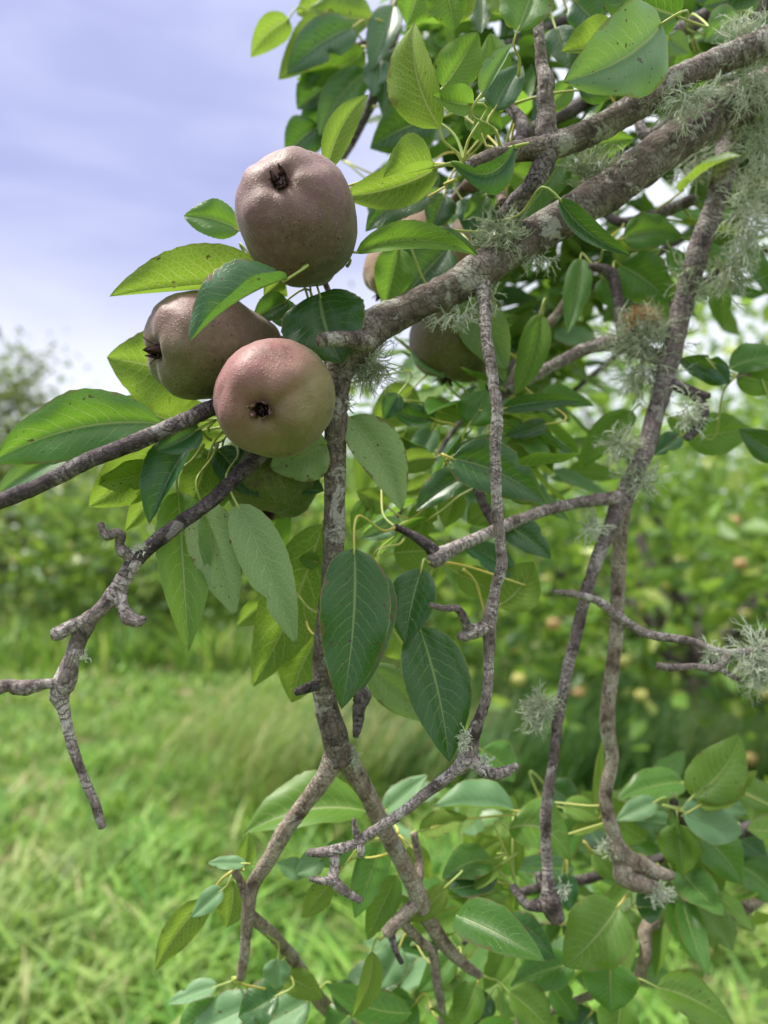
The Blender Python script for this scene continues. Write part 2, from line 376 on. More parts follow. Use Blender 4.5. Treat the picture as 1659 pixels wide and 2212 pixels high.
# ------------------------------------------------------------------ orchard trees behind
def crown_mat(name, c1, c2, c3, tr=.35):
    m, g, p, o = newmat(name)
    ri = g.n('ShaderNodeNewGeometry').outputs['Random Per Island']
    c = g.mix(g.ss(ri, 0, .8), c1, c2); c = g.mix(g.ss(ri, .88, .94), c, c3)
    g.put(p.inputs['Base Color'], c); p.inputs['Roughness'].default_value = .42; p.inputs['Specular IOR Level'].default_value = .45
    t = g.n('ShaderNodeBsdfTranslucent'); g.put(t.inputs[0], g.mix(.6, c, (.45, .68, .08)))
    ms = g.n('ShaderNodeMixShader'); ms.inputs[0].default_value = tr
    g.nt.links.new(p.outputs[0], ms.inputs[1]); g.nt.links.new(t.outputs[0], ms.inputs[2]); g.nt.links.new(ms.outputs[0], o.inputs[0])
    return m
CR = [crown_mat('crown_bright', (.022, .075, .012), (.15, .28, .042), (.42, .48, .13), .38),
      crown_mat('crown_deep', (.018, .062, .012), (.11, .215, .038), (.32, .37, .11), .36),
      crown_mat('crown_olive', (.050, .066, .034), (.12, .14, .066), (.26, .23, .14), .26)]
def add_leaf(vs, fs, p, s, rng, up=.5):
    a = V((rng.gauss(0, 1), rng.gauss(0, 1), rng.gauss(-.35, .7))).normalized()
    n = V((rng.gauss(0, 1), rng.gauss(0, 1), rng.gauss(up, .8))).normalized(); b = a.cross(n)
    if b.length < .05: return
    b.normalize(); n = b.cross(a); k = len(vs); w = s * rng.uniform(.24, .34)
    vs.extend((p, p + a * s * .4 + b * w + n * w * .35, p + a * s * .8 + b * w * .6 + n * w * .25, p + a * s, p + a * s * .8 - b * w * .6 + n * w * .25, p + a * s * .4 - b * w + n * w * .35, p + a * s * .45))
    fs.extend(((k, k + 6, k + 1), (k + 1, k + 6, k + 3, k + 2), (k, k + 5, k + 6), (k + 6, k + 5, k + 4, k + 3)))
def orchard_tree(name, label, cat, x, y, h, rad, nleaf, lsize, mat, seed, base=.55, group=None, clumps=46, shoots=0, sparse_top=0.0, trunk_r=.09):
    rng = random.Random(seed); root = empty(name, (x, y, 0)); o = V((x, y, 0))
    tag(root, label, cat, group)
    cz = (h + base) / 2; hz = (h - base) / 2; cs = []
    while len(cs) < clumps:
        q = V((rng.uniform(-1, 1), rng.uniform(-1, 1), rng.uniform(-1, 1)))
        if q.length > 1 or q.length < .35: continue
        if q.z > .2 and rng.random() < sparse_top: continue
        cs.append(V((q.x * rad, q.y * rad, cz + q.z * hz)))
    tv, tf, tuv = [], [], []
    def lim(pts, sd):
        a, b, c, _ = tube_geo([(o + p, r) for p, r in pts], 7, .12, .12, 0, .01, seed * 3.1)
        k = len(tv); tv.extend(a); tf.extend([tuple(i + k for i in f) for f in b]); tuv.extend(c)
    fork = V((rng.gauss(0, .08), rng.gauss(0, .08), base + .25))
    lim([(V((0, 0, -.1)), trunk_r * 1.4), (V((0, 0, .15)), trunk_r), (fork * .6, trunk_r * .9), (fork, trunk_r * .8)], 7)
    mesh_obj('trunk', tv, tf, BM['brown'], root, o, tuv); 
    for c in cs[:16]:
        tv, tf, tuv = [], [], []
        m = fork.lerp(c, .5) + V((rng.gauss(0, .1), rng.gauss(0, .1), .12 * rad))
        lim([(fork - V((0, 0, .08)), trunk_r * .5), (m, trunk_r * .32), (c, trunk_r * .1)], 5)
        mesh_obj('limb', tv, tf, BM['dark'], root, o, tuv)
    vs, fs = [], []
    cr = rad * .34
    for i in range(nleaf):
        c = rng.choice(cs); q = V((rng.gauss(0, 1), rng.gauss(0, 1), rng.gauss(0, .85))) * cr * .55
        add_leaf(vs, fs, o + c + q, lsize * rng.uniform(.7, 1.25), rng)
    for s in range(shoots):
        a = rng.uniform(0, 6.28); b = V((math.cos(a) * rad * rng.uniform(.1, .8), math.sin(a) * rad * .5, h - .5))
        hh = rng.uniform(.6, 1.25)
        lim([(b, .012), (b + V((rng.gauss(0, .05), 0, hh)), .004)], 4)
        for k in range(16): add_leaf(vs, fs, o + b + V((rng.gauss(0, .04), rng.gauss(0, .04), hh * rng.uniform(.2, 1))), lsize * 1.1, rng)
    if shoots: mesh_obj('shoots', tv, tf, BM['dark'], root, o, tuv)
    cw = mesh_obj('crown', vs, fs, CR[mat], root, o, smooth=False); cw['kind'] = 'stuff'
    return root, cs
t1, cs1 = orchard_tree('apple_tree', 'broad green apple tree with yellow apples behind the right hand pear branches', 'tree', 2.25, 5.6, 3.0, 2.25, 8800, .125, 0, 11, .28, None, 120, 0, .80, .10)
t2, cs2 = orchard_tree('apple_tree', 'smaller apple tree in the middle distance behind the hanging pear leaves', 'tree', .35, 8.2, 2.55, 1.55, 5200, .10, 1, 12, .4, None, 40, 0, .2)
t3, cs3 = orchard_tree('apple_tree', 'dark leafy apple tree left of the knobbly dead twig', 'tree', -3.1, 11.2, 2.7, 2.2, 6200, .14, 1, 13, .05, None, 50)
t4, cs4 = orchard_tree('apple_tree', 'tall olive tree blurred at the left edge against the sky', 'tree', -6.9, 14.0, 4.9, 1.8, 7500, .15, 2, 14, .5, None, 40, 3)
t5, cs5 = orchard_tree('apple_tree', 'low apple tree with thin upright shoots left of the pears', 'tree', -4.9, 15.5, 3.2, 2.1, 4500, .15, 1, 15, .4, None, 36, 8)
t6, cs6 = orchard_tree('apple_tree', 'blurred pale green tree whose tip shows just left of the topmost pear', 'tree', -3.75, 17.5, 7.3, .8, 1500, .17, 0, 16, .6, None, 34, 6, .5)
for i, (x, y, h, r, nl, ls, mt, lb) in enumerate([
    (-6.6, 12.6, 2.9, 2.2, 6000, .14, 2, 'bushy green tree at the left edge below the sideways twig'),
    (-.7, 12.0, 2.6, 2.0, 5200, .14, 1, 'bushy tree behind the leaves hanging under the pear cluster'),
    (5.4, 9.5, 3.5, 2.3, 2600, .12, 0, 'bright green apple tree far right behind the lichen covered branch'),
    (2.9, 12.5, 3.3, 2.3, 2600, .14, 1, 'deep green tree behind the broad apple tree'),
    (7.8, 15, 4.4, 2.6, 2400, .16, 0, 'bright background tree at the right edge of the far row'),
    (-.4, 15.5, 3.4, 2.2, 4200, .15, 1, 'rounded deep green tree behind the stem below the pears'),
    (-10.5, 21, 3.9, 2.6, 3400, .2, 1, 'far green tree low at the left edge of the picture'),
    (-6.5, 23, 3.5, 2.6, 3200, .2, 0, 'far bright tree left of the pear cluster near the horizon'),
    (3.2, 23, 3.4, 3.0, 3400, .2, 1, 'far deep green tree closing the gap in the middle'),
    (11, 23, 3.9, 3.2, 3400, .2, 1, 'far deep green tree closing the right end of the row')]):
    orchard_tree('orchard_tree', lb, 'tree', x, y, h, r, nl, ls, mt, 30 + i, .15, 'far orchard trees', 34)
# apples on the two nearest trees
def apple_mat(name, a, b):
    m, g, p, o = newmat(name); ob = g.n('ShaderNodeTexCoord').outputs['Object']
    g.put(p.inputs['Base Color'], g.mix(g.ss(g.noise(ob, 22, 3), .4, .62), a, b)); p.inputs['Roughness'].default_value = .35; return m
AM = [apple_mat('apple_yellow', (.36, .37, .09), (.42, .36, .11)), apple_mat('apple_blush', (.44, .24, .12), (.40, .33, .09))]
AMESH = []
for mi in range(2):
    vs, fs = [], []
    pr = [(.018, 0.0), (.026, .008), (.031, .018), (.028, .029), (.012, .0365), (-.008, .034), (-.024, .022), (-.028, .012), (-.024, 0.0)]
    for z, r in pr:
        for k in range(10): vs.append(V((r * math.cos(k * .6283), r * math.sin(k * .6283), z)))
    for i in range(len(pr) - 1):
        for k in range(10): fs.append((i * 10 + k, i * 10 + (k + 1) % 10, (i + 1) * 10 + (k + 1) % 10, (i + 1) * 10 + k))
    k0 = len(vs)                                    # short stalk in the top hollow
    for z, r in ((.014, .0018), (.040, .0014)):
        for k in range(4): vs.append(V((r * math.cos(k * 1.571) + (z > .03) * .004, r * math.sin(k * 1.571), z)))
    for k in range(4): fs.append((k0 + k, k0 + 4 + k, k0 + 4 + (k + 1) % 4, k0 + (k + 1) % 4))
    ob = mesh_obj('apple', [v * 1.0 for v in vs], fs, AM[mi]); AMESH.append(ob.data); bpy.data.objects.remove(ob)
def put_apple(p, mi, label, group, sc=1.0):
    o = bpy.data.objects.new('apple', AMESH[mi]); COL.objects.link(o); o.location = p; o.scale = (sc, sc, sc)
    o.rotation_euler = (rg.uniform(-.4, .4), rg.uniform(-.4, .4), rg.uniform(0, 6)); tag(o, label, 'apple', group)
APX = [(1180, 1255), (1290, 1270), (1440, 1265), (1395, 1310), (1195, 1350), (1120, 1470), (1112, 1400), (1250, 1500), (1385, 1505),
       (1470, 1215), (1585, 1130), (1545, 1265), (1610, 1330), (1620, 1640), (1655, 1500), (1350, 1430),
       (1600, 1220)]
for i, (x, y) in enumerate(APX):
    yy = 5.6 - 1.75 + .5 * rg.random()
    put_apple(P(x, y, yy), i % 3 == 1, 'small blurred yellow apple in the apple tree behind the thin hanging twigs', 'apples in the right hand apple tree')
for i, (x, y) in enumerate([(655, 1105), (705, 1120), (640, 1085), (690, 1180), (960, 1120), (880, 1255)]):
    put_apple(P(x, y, 6.6), 1, 'small blurred pinkish apple in the tree behind the straight pear stem', 'apples in the middle apple tree', 1.15)
for i, (x, y) in enumerate([(30, 1210), (75, 1165), (150, 1180), (110, 1235), (185, 1215), (130, 1050)]):
    put_apple(P(x, y, 9.2), 0, 'small blurred pale apple in the dark tree at the left', 'apples in the left apple tree', 1.2)
# ------------------------------------------------------------------ the pear tree in front
TB = V((1.15, 1.05, 0.0))
pear_tree = empty('pear_tree', TB)
tag(pear_tree, 'old pear tree in front with grey lichened branches, serrated leaves and dead twigs', 'tree')
def wbranch(pts, mat, **k):
    vs, fs, uv, sm = tube_geo(pts, 16, .03, .12, 0, .01, 2.2, .05); o = mesh_obj(k.get('name', 'trunk'), vs, fs, BM[mat], pear_tree, pts[0][0], uv); BR_SAMPLES.extend(sm); return o
wbranch([(TB + V((0, 0, -.1)), .10), (TB + V((0, .02, .4)), .075), (TB + V((-.02, 0, 1.0)), .065), (TB + V((-.05, -.05, 1.6)), .06), (TB + V((-.06, -.1, 2.2)), .045), (TB + V((-.1, -.1, 2.7)), .02)], 'limb')
pt = pear_tree
limb = branch([(2700, 60, 1.0, 60), (2200, 40, .82, 52), (1850, 90, .68, 48), (1660, 190, .60, 47), (1560, 240, .58, 47), (1450, 312, .565, 46), (1330, 402, .555, 44), (1200, 482, .55, 43), (1100, 543, .545, 41),
               (1030, 590, .54, 43), (960, 632, .535, 37), (880, 668, .53, 36), (825, 695, .525, 40), (785, 722, .52, 43), (755, 758, .52, 42), (737, 795, .52, 33), (727, 870, .52, 25),
               (723, 1000, .52, 23), (722, 1150, .52, 22), (714, 1280, .525, 21), (700, 1400, .53, 23), (702, 1500, .535, 25), (722, 1590, .54, 27), (735, 1645, .545, 27)], 'limb', pt, seed=1.3, rough=.09, ring=.05, sides=20, label='thick grey limb ending in the straight hanging stem')
branch([(730, 1620, .545, 26), (700, 1680, .545, 20), (655, 1740, .55, 17), (615, 1795, .55, 18), (585, 1850, .555, 16), (550, 1905, .56, 15), (537, 1960, .56, 14), (530, 2040, .565, 11), (520, 2112, .57, 9)], 'brown', pt, seed=2.1, rough=.06)
branch([(740, 1625, .55, 26), (790, 1710, .56, 19), (830, 1790, .57, 18), (870, 1865, .58, 18), (900, 1925, .59, 19), (925, 1985, .60, 17), (965, 2045, .61, 14), (1005, 2085, .62, 11), (1038, 2108, .62, 8)], 'brown', pt, seed=2.7, rough=.07)
branch([(902, 1950, .59, 14), (870, 1980, .585, 14), (832, 2018, .58, 13)], 'brown', pt, 'spur', seed=2.9)
branch([(868, 1990, .59, 10), (905, 2030, .60, 10), (935, 2060, .605, 10), (943, 2120, .61, 10), (953, 2170, .62, 9), (958, 2240, .63, 9)], 'brown', pt, seed=3.0)
branch([(845, 2020, .585, 8), (855, 2055, .58, 6), (868, 2080, .58, 5)], 'dark', pt, 'spur', seed=3.2)
branch([(905, 1900, .59, 10), (905, 1860, .6, 9), (893, 1800, .6, 8)], 'brown', pt, 'spur', seed=3.3)
branch([(537, 1975, .56, 13), (590, 2020, .60, 12), (640, 2080, .64, 13), (690, 2160, .67, 15), (750, 2215, .70, 16), (800, 2260, .72, 16)], 'brown', pt, seed=3.5)
branch([(530, 1935, .56, 10), (520, 1905, .56, 8), (505, 1880, .56, 8)], 'brown', pt, 'spur', seed=3.6)
# dead bits beside the big hanging leaf
branch([(693, 1478, .535, 12), (670, 1484, .52, 11), (640, 1495, .51, 8)], 'dark', pt, 'spur', seed=3.7, ring=.15)
branch([(712, 1500, .535, 12), (765, 1475, .535, 11), (782, 1500, .53, 18), (775, 1535, .53, 13), (772, 1565, .53, 11), (768, 1592, .53, 6)], 'dark', pt, 'spur', seed=3.9, ring=.2, rough=.2)
branch([(790, 738, .505, 24), (745, 733, .482, 17), (710, 733, .468, 16), (695, 735, .462, 15)], 'limb', pt, 'spur', seed=4.0, ring=.1)
# upper limb
branch([(2250, -150, .75, 40), (1900, 0, .62, 36), (1660, 90, .555, 33), (1580, 122, .55, 31), (1500, 152, .545, 29), (1430, 190, .54, 30), (1395, 215, .535, 34), (1340, 250, .53, 28), (1260, 292, .525, 27), (1190, 318, .52, 30),
        (1130, 325, .52, 22), (1075, 335, .515, 17), (1030, 352, .51, 15), (1008, 362, .508, 13)], 'limb', pt, seed=4.4, rough=.09, ring=.12, ringp=.0038, sides=18)
branch([(1190, 318, .52, 28), (1178, 285, .522, 22), (1180, 245, .525, 19), (1177, 210, .525, 18), (1179, 175, .525, 18), (1172, 145, .53, 13), (1166, 90, .53, 11), (1160, 20, .535, 10), (1158, -60, .54, 9)], 'twig', pt, seed=4.6, ring=.16, ringp=.003)
branch([(1185, 322, .52, 26), (1172, 362, .52, 22), (1145, 405, .522, 21), (1118, 436, .53, 24), (1100, 468, .54, 24)], 'dark', pt, seed=4.8, ring=.18, ringp=.0035, rough=.14)
branch([(1400, 205, .535, 28), (1375, 170, .53, 19), (1345, 140, .525, 18)], 'dark', pt, 'spur', seed=5.0, ring=.2, rough=.15)
branch([(1120, 325, .52, 14), (1130, 280, .54, 14), (1118, 250, .56, 12), (1090, 225, .58, 8)], 'dark', pt, 'spur', seed=5.1, ring=.2)
# hanging twig in front
branch([(1042, 590, .54, 20), (1044, 640, .53, 15), (1050, 720, .52, 12.5), (1062, 800, .515, 12), (1074, 890, .51, 12.5), (1070, 990, .51, 11.5), (1076, 1120, .51, 11.5), (1084, 1215, .51, 12), (1070, 1280, .51, 11), (1055, 1345, .51, 15),
        (1056, 1440, .51, 11), (1046, 1520, .51, 11), (1022, 1590, .51, 15), (1008, 1640, .51, 20), (975, 1672, .51, 13), (910, 1722, .51, 11), (855, 1765, .51, 11), (800, 1800, .51, 11), (765, 1825, .51, 10), (720, 1838, .51, 12), (690, 1842, .51, 10), (664, 1843, .51, 7)],
       'twig', pt, seed=5.5, rough=.14, ring=.1, ringp=.005, wob=.22)
branch([(1058, 1352, .51, 15), (1030, 1362, .508, 15), (1002, 1372, .505, 14), (995, 1368, .505, 11)], 'twig', pt, 'spur', seed=5.6, rough=.16)
branch([(1012, 1360, .505, 10), (1000, 1330, .50, 8.5), (985, 1314, .50, 8), (960, 1314, .50, 7), (928, 1306, .50, 6)], 'twig', pt, 'spur', seed=5.7, ring=.22, ringp=.0026)
branch([(1018, 1640, .51, 16), (1045, 1665, .505, 13), (1075, 1672, .50, 13), (1118, 1654, .50, 8)], 'twig', pt, 'spur', seed=5.8, ring=.22, ringp=.003, rough=.16)
branch([(722, 1840, .51, 12), (724, 1875, .508, 10), (720, 1898, .505, 13), (745, 1925, .505, 10), (780, 1946, .505, 7)], 'twig', pt, 'spur', seed=5.9, ring=.22, ringp=.003, rough=.16)
branch([(722, 1902, .505, 11), (700, 1903, .50, 8), (670, 1898, .50, 5)], 'twig', pt, 'spur', seed=6.0, ring=.22, ringp=.003)
branch([(775, 1818, .51, 10), (768, 1795, .51, 7), (765, 1768, .51, 4)], 'twig', pt, 'spur', seed=6.1)
branch([(778, 1818, .51, 11), (780, 1836, .508, 9), (776, 1852, .508, 4)], 'twig', pt, 'spur', seed=6.2, rough=.2)
# left twigs
branch([(750, 770, .53, 20), (650, 850, .57, 19), (545, 872, .55, 18), (470, 878, .50, 17), (400, 908, .472, 17), (300, 952, .462, 17.5), (240, 975, .46, 17), (180, 1000, .458, 18), (90, 1046, .455, 16), (20, 1076, .452, 17), (-60, 1105, .45, 15), (-200, 1160, .44, 12)], 'dark', pt, seed=6.6, rough=.10, ring=.03)
branch([(735, 800, .53, 20), (650, 900, .56, 18), (590, 962, .535, 17), (550, 992, .51, 16), (505, 1035, .49, 16), (450, 1088, .48, 15), (390, 1130, .475, 15), (335, 1172, .47, 16), (295, 1208, .468, 17), (268, 1248, .465, 16)], 'dark', pt, seed=6.8, rough=.13, ring=.06)
lt = branch([(297, 1206, .468, 16), (268, 1248, .465, 17), (245, 1285, .463, 18), (215, 1318, .46, 15), (185, 1345, .46, 19), (168, 1385, .46, 17), (155, 1425, .46, 18), (140, 1470, .46, 24), (128, 1500, .46, 21), (137, 1535, .46, 12.5), (145, 1570, .46, 11.5), (160, 1625, .46, 10), (180, 1675, .46, 9.5), (205, 1735, .46, 9.5), (222, 1788, .46, 8.5)], 'twig', pt, seed=7.0, rough=.16, ring=.08, wob=.15)
branch([(292, 1208, .468, 15), (268, 1192, .464, 13), (258, 1176, .462, 10), (262, 1156, .46, 10), (250, 1150, .458, 9), (232, 1158, .457, 10), (220, 1145, .456, 8), (217, 1130, .455, 8)], 'twig', pt, 'spur', seed=7.2, ring=.24, ringp=.0028, rough=.16)
branch([(258, 1280, .464, 15), (265, 1310, .46, 12), (278, 1335, .458, 16), (298, 1342, .456, 12), (314, 1333, .455, 5)], 'twig', pt, 'spur', seed=7.4, ring=.2, ringp=.003, rough=.24)
branch([(190, 1340, .46, 16), (155, 1352, .457, 14), (128, 1368, .455, 15), (112, 1372, .454, 12)], 'twig', pt, 'spur', seed=7.6, ring=.12, rough=.2)
branch([(140, 1480, .46, 18), (105, 1476, .455, 11), (70, 1484, .452, 15), (40, 1487, .45, 16), (20, 1480, .45, 14), (-10, 1487, .448, 15), (-60, 1480, .445, 13)], 'twig', pt, 'spur', seed=7.8, ring=.1, rough=.25)
# right drooping branch and its twigs
branch([(1640, 190, .60, 28), (1585, 270, .615, 24), (1558, 400, .62, 24), (1515, 520, .625, 22), (1482, 640, .63, 22), (1452, 760, .63, 21), (1418, 890, .63, 19), (1388, 990, .625, 19), (1345, 1080, .62, 21), (1318, 1140, .615, 15),
        (1275, 1250, .61, 13), (1250, 1350, .605, 12), (1225, 1450, .60, 12), (1205, 1560, .60, 11), (1195, 1640, .595, 10), (1180, 1745, .595, 12), (1180, 1830, .595, 11), (1184, 1895, .595, 12), (1190, 1950, .595, 24), (1205, 1988, .595, 16)], 'purple', pt, seed=8.0, rough=.13, ring=.06, sides=16, wob=.12)
branch([(1195, 1945, .595, 14), (1168, 1905, .60, 8), (1162, 1885, .60, 6)], 'twig', pt, 'spur', seed=8.1)
branch([(1170, 1955, .595, 14), (1140, 1955, .60, 10), (1118, 1930, .605, 9), (1108, 1915, .61, 9)], 'dark', pt, 'spur', seed=8.15)
branch([(1345, 1080, .62, 20), (1340, 1150, .625, 16), (1335, 1250, .63, 15), (1330, 1380, .63, 14.5), (1316, 1500, .63, 15), (1312, 1570, .63, 16), (1322, 1640, .63, 13), (1308, 1720, .63, 14), (1325, 1800, .63, 15), (1345, 1850, .63, 23), (1385, 1868, .63, 18), (1420, 1885, .63, 15), (1455, 1892, .63, 8)], 'brown', pt, seed=8.3, rough=.1)
branch([(1345, 1860, .63, 22), (1350, 1895, .628, 20), (1400, 1915, .625, 18), (1440, 1945, .625, 9)], 'brown', pt, 'spur', seed=8.4, rough=.25)
branch([(1350, 1075, .62, 16), (1300, 1078, .61, 14), (1240, 1088, .60, 12), (1180, 1102, .59, 12), (1110, 1128, .575, 13), (1040, 1158, .56, 13), (980, 1185, .555, 14), (945, 1205, .55, 20), (940, 1222, .55, 15)], 'twig', pt, seed=8.6, ring=.14, ringp=.004)
branch([(945, 1200, .55, 16), (920, 1175, .55, 12), (885, 1152, .552, 9), (852, 1138, .556, 7)], 'dark', pt, 'spur', seed=8.7, ring=.12)
branch([(1075, 1140, .575, 13), (1045, 1090, .59, 10), (1030, 1050, .60, 11), (1015, 1020, .61, 9)], 'dark', pt, 'spur', seed=8.8, ring=.2)
branch([(1445, 825, .63, 14), (1480, 840, .62, 12), (1510, 852, .615, 10), (1534, 855, .61, 6)], 'dark', pt, 'spur', seed=8.9)
branch([(1500, 850, .617, 11), (1520, 885, .615, 11), (1508, 920, .613, 11), (1482, 948, .61, 8)], 'dark', pt, 'spur', seed=9.0, ring=.2)
branch([(1445, 775, .63, 20), (1400, 765, .64, 17), (1330, 742, .645, 17), (1270, 752, .65, 14), (1210, 782, .65, 13), (1150, 815, .655, 12), (1090, 850, .66, 10), (1040, 885, .665, 9)], 'twig', pt, seed=9.2)
branch([(1345, 735, .645, 12), (1340, 690, .65, 12), (1333, 630, .655, 11), (1318, 590, .66, 13), (1272, 575, .66, 7)], 'dark', pt, 'spur', seed=9.3, ring=.15)
branch([(1090, 850, .66, 9), (1150, 740, .67, 9), (1200, 685, .675, 10), (1240, 625, .68, 8), (1290, 570, .69, 6)], 'brown', pt, seed=9.4)
branch([(1195, 1278, .595, 5), (1235, 1283, .595, 8), (1290, 1298, .595, 9), (1345, 1338, .59, 10), (1400, 1370, .585, 10), (1490, 1384, .58, 8), (1560, 1408, .575, 8), (1640, 1405, .57, 10), (1760, 1380, .56, 13), (1950, 1250, .62, 18), (2250, 900, .8, 26)], 'twig', pt, seed=9.6, rough=.14)
branch([(1575, 1408, .575, 9), (1548, 1442, .57, 8), (1500, 1440, .568, 7), (1450, 1442, .565, 8), (1420, 1438, .565, 8)], 'twig', pt, 'spur', seed=9.7, ring=.12)
branch([(1550, 1440, .57, 8), (1580, 1460, .57, 6), (1610, 1476, .57, 3)], 'twig', pt, 'spur', seed=9.8)
# branches further back
branch([(2300, -300, 1.0, 30), (1700, -10, .72, 20), (1560, 22, .70, 17), (1480, 60, .69, 16), (1410, 100, .69, 15), (1340, 170, .69, 16), (1240, 235, .70, 15), (1150, 280, .71, 13), (1080, 330, .72, 10)], 'dark', pt, seed=10.0)
branch([(1460, 255, .60, 15), (1420, 285, .61, 14), (1395, 290, .615, 13), (1378, 262, .62, 9)], 'dark', pt, 'spur', seed=10.1, rough=.2)
branch([(1500, 430, .66, 12), (1400, 470, .68, 13), (1340, 480, .69, 10), (1300, 455, .70, 7)], 'dark', pt, seed=10.2)
branch([(1150, -250, 1.0, 24), (900, -80, .80, 19), (862, 0, .77, 17), (846, 80, .76, 15), (815, 190, .75, 12), (775, 280, .75, 9), (740, 345, .75, 6)], 'dark', pt, seed=10.4)
branch([(846, 80, .76, 11), (790, 95, .75, 9), (740, 120, .745, 6), (700, 160, .74, 4)], 'dark', pt, seed=10.5)
branch([(2300, 300, 1.0, 22), (1800, 420, .9, 15), (1560, 470, .88, 11), (1400, 560, .86, 9), (1250, 640, .84, 7), (1130, 760, .82, 5)], 'dark', pt, seed=10.6)
branch([(2200, 40, 1.0, 22), (1700, 260, .9, 13), (1500, 330, .88, 10), (1300, 420, .86, 8), (1050, 480, .84, 7), (920, 560, .82, 5)], 'dark', pt, seed=10.7)
branch([(1900, -200, .95, 16), (1450, -50, .85, 12), (1250, 30, .82, 9), (1060, 120, .8, 7), (960, 220, .78, 5)], 'dark', pt, seed=10.8)
branch([(2300, 1300, .95, 26), (1900, 1650, .80, 20), (1700, 1760, .72, 16), (1560, 1800, .70, 13), (1470, 1770, .69, 11), (1455, 1728, .69, 9)], 'dark', pt, seed=10.9)
branch([(1560, 1800, .70, 12), (1440, 1850, .71, 10), (1330, 1880, .72, 9), (1260, 1900, .72, 11), (1150, 1920, .71, 9), (1070, 1960, .70, 7), (1000, 2040, .69, 5)], 'dark', pt, seed=11.0)
branch([(1900, 1650, .80, 18), (1640, 1940, .74, 13), (1480, 1985, .70, 12), (1400, 2000, .68, 14), (1395, 2060, .67, 13), (1380, 2110, .67, 11), (1365, 2140, .67, 7)], 'brown', pt, seed=11.1, ring=.14)
branch([(1395, 2110, .67, 9), (1250, 2160, .69, 8), (1150, 2200, .7, 8), (1060, 2230, .7, 7)], 'brown', pt, seed=11.2)
branch([(1850, 740, .70, 8), (1700, 785, .66, 5), (1640, 803, .65, 4), (1585, 815, .645, 3)], 'brown', pt, seed=11.3)
branch([(1290, 570, .80, 7), (1130, 760, .80, 6), (1010, 890, .79, 6), (920, 1020, .78, 5), (850, 1130, .78, 4)], 'dark', pt, seed=11.4)
branch([(1700, 520, .95, 10), (1500, 620, .92, 8), (1340, 760, .9, 6), (1220, 860, .88, 5)], 'dark', pt, seed=11.5)
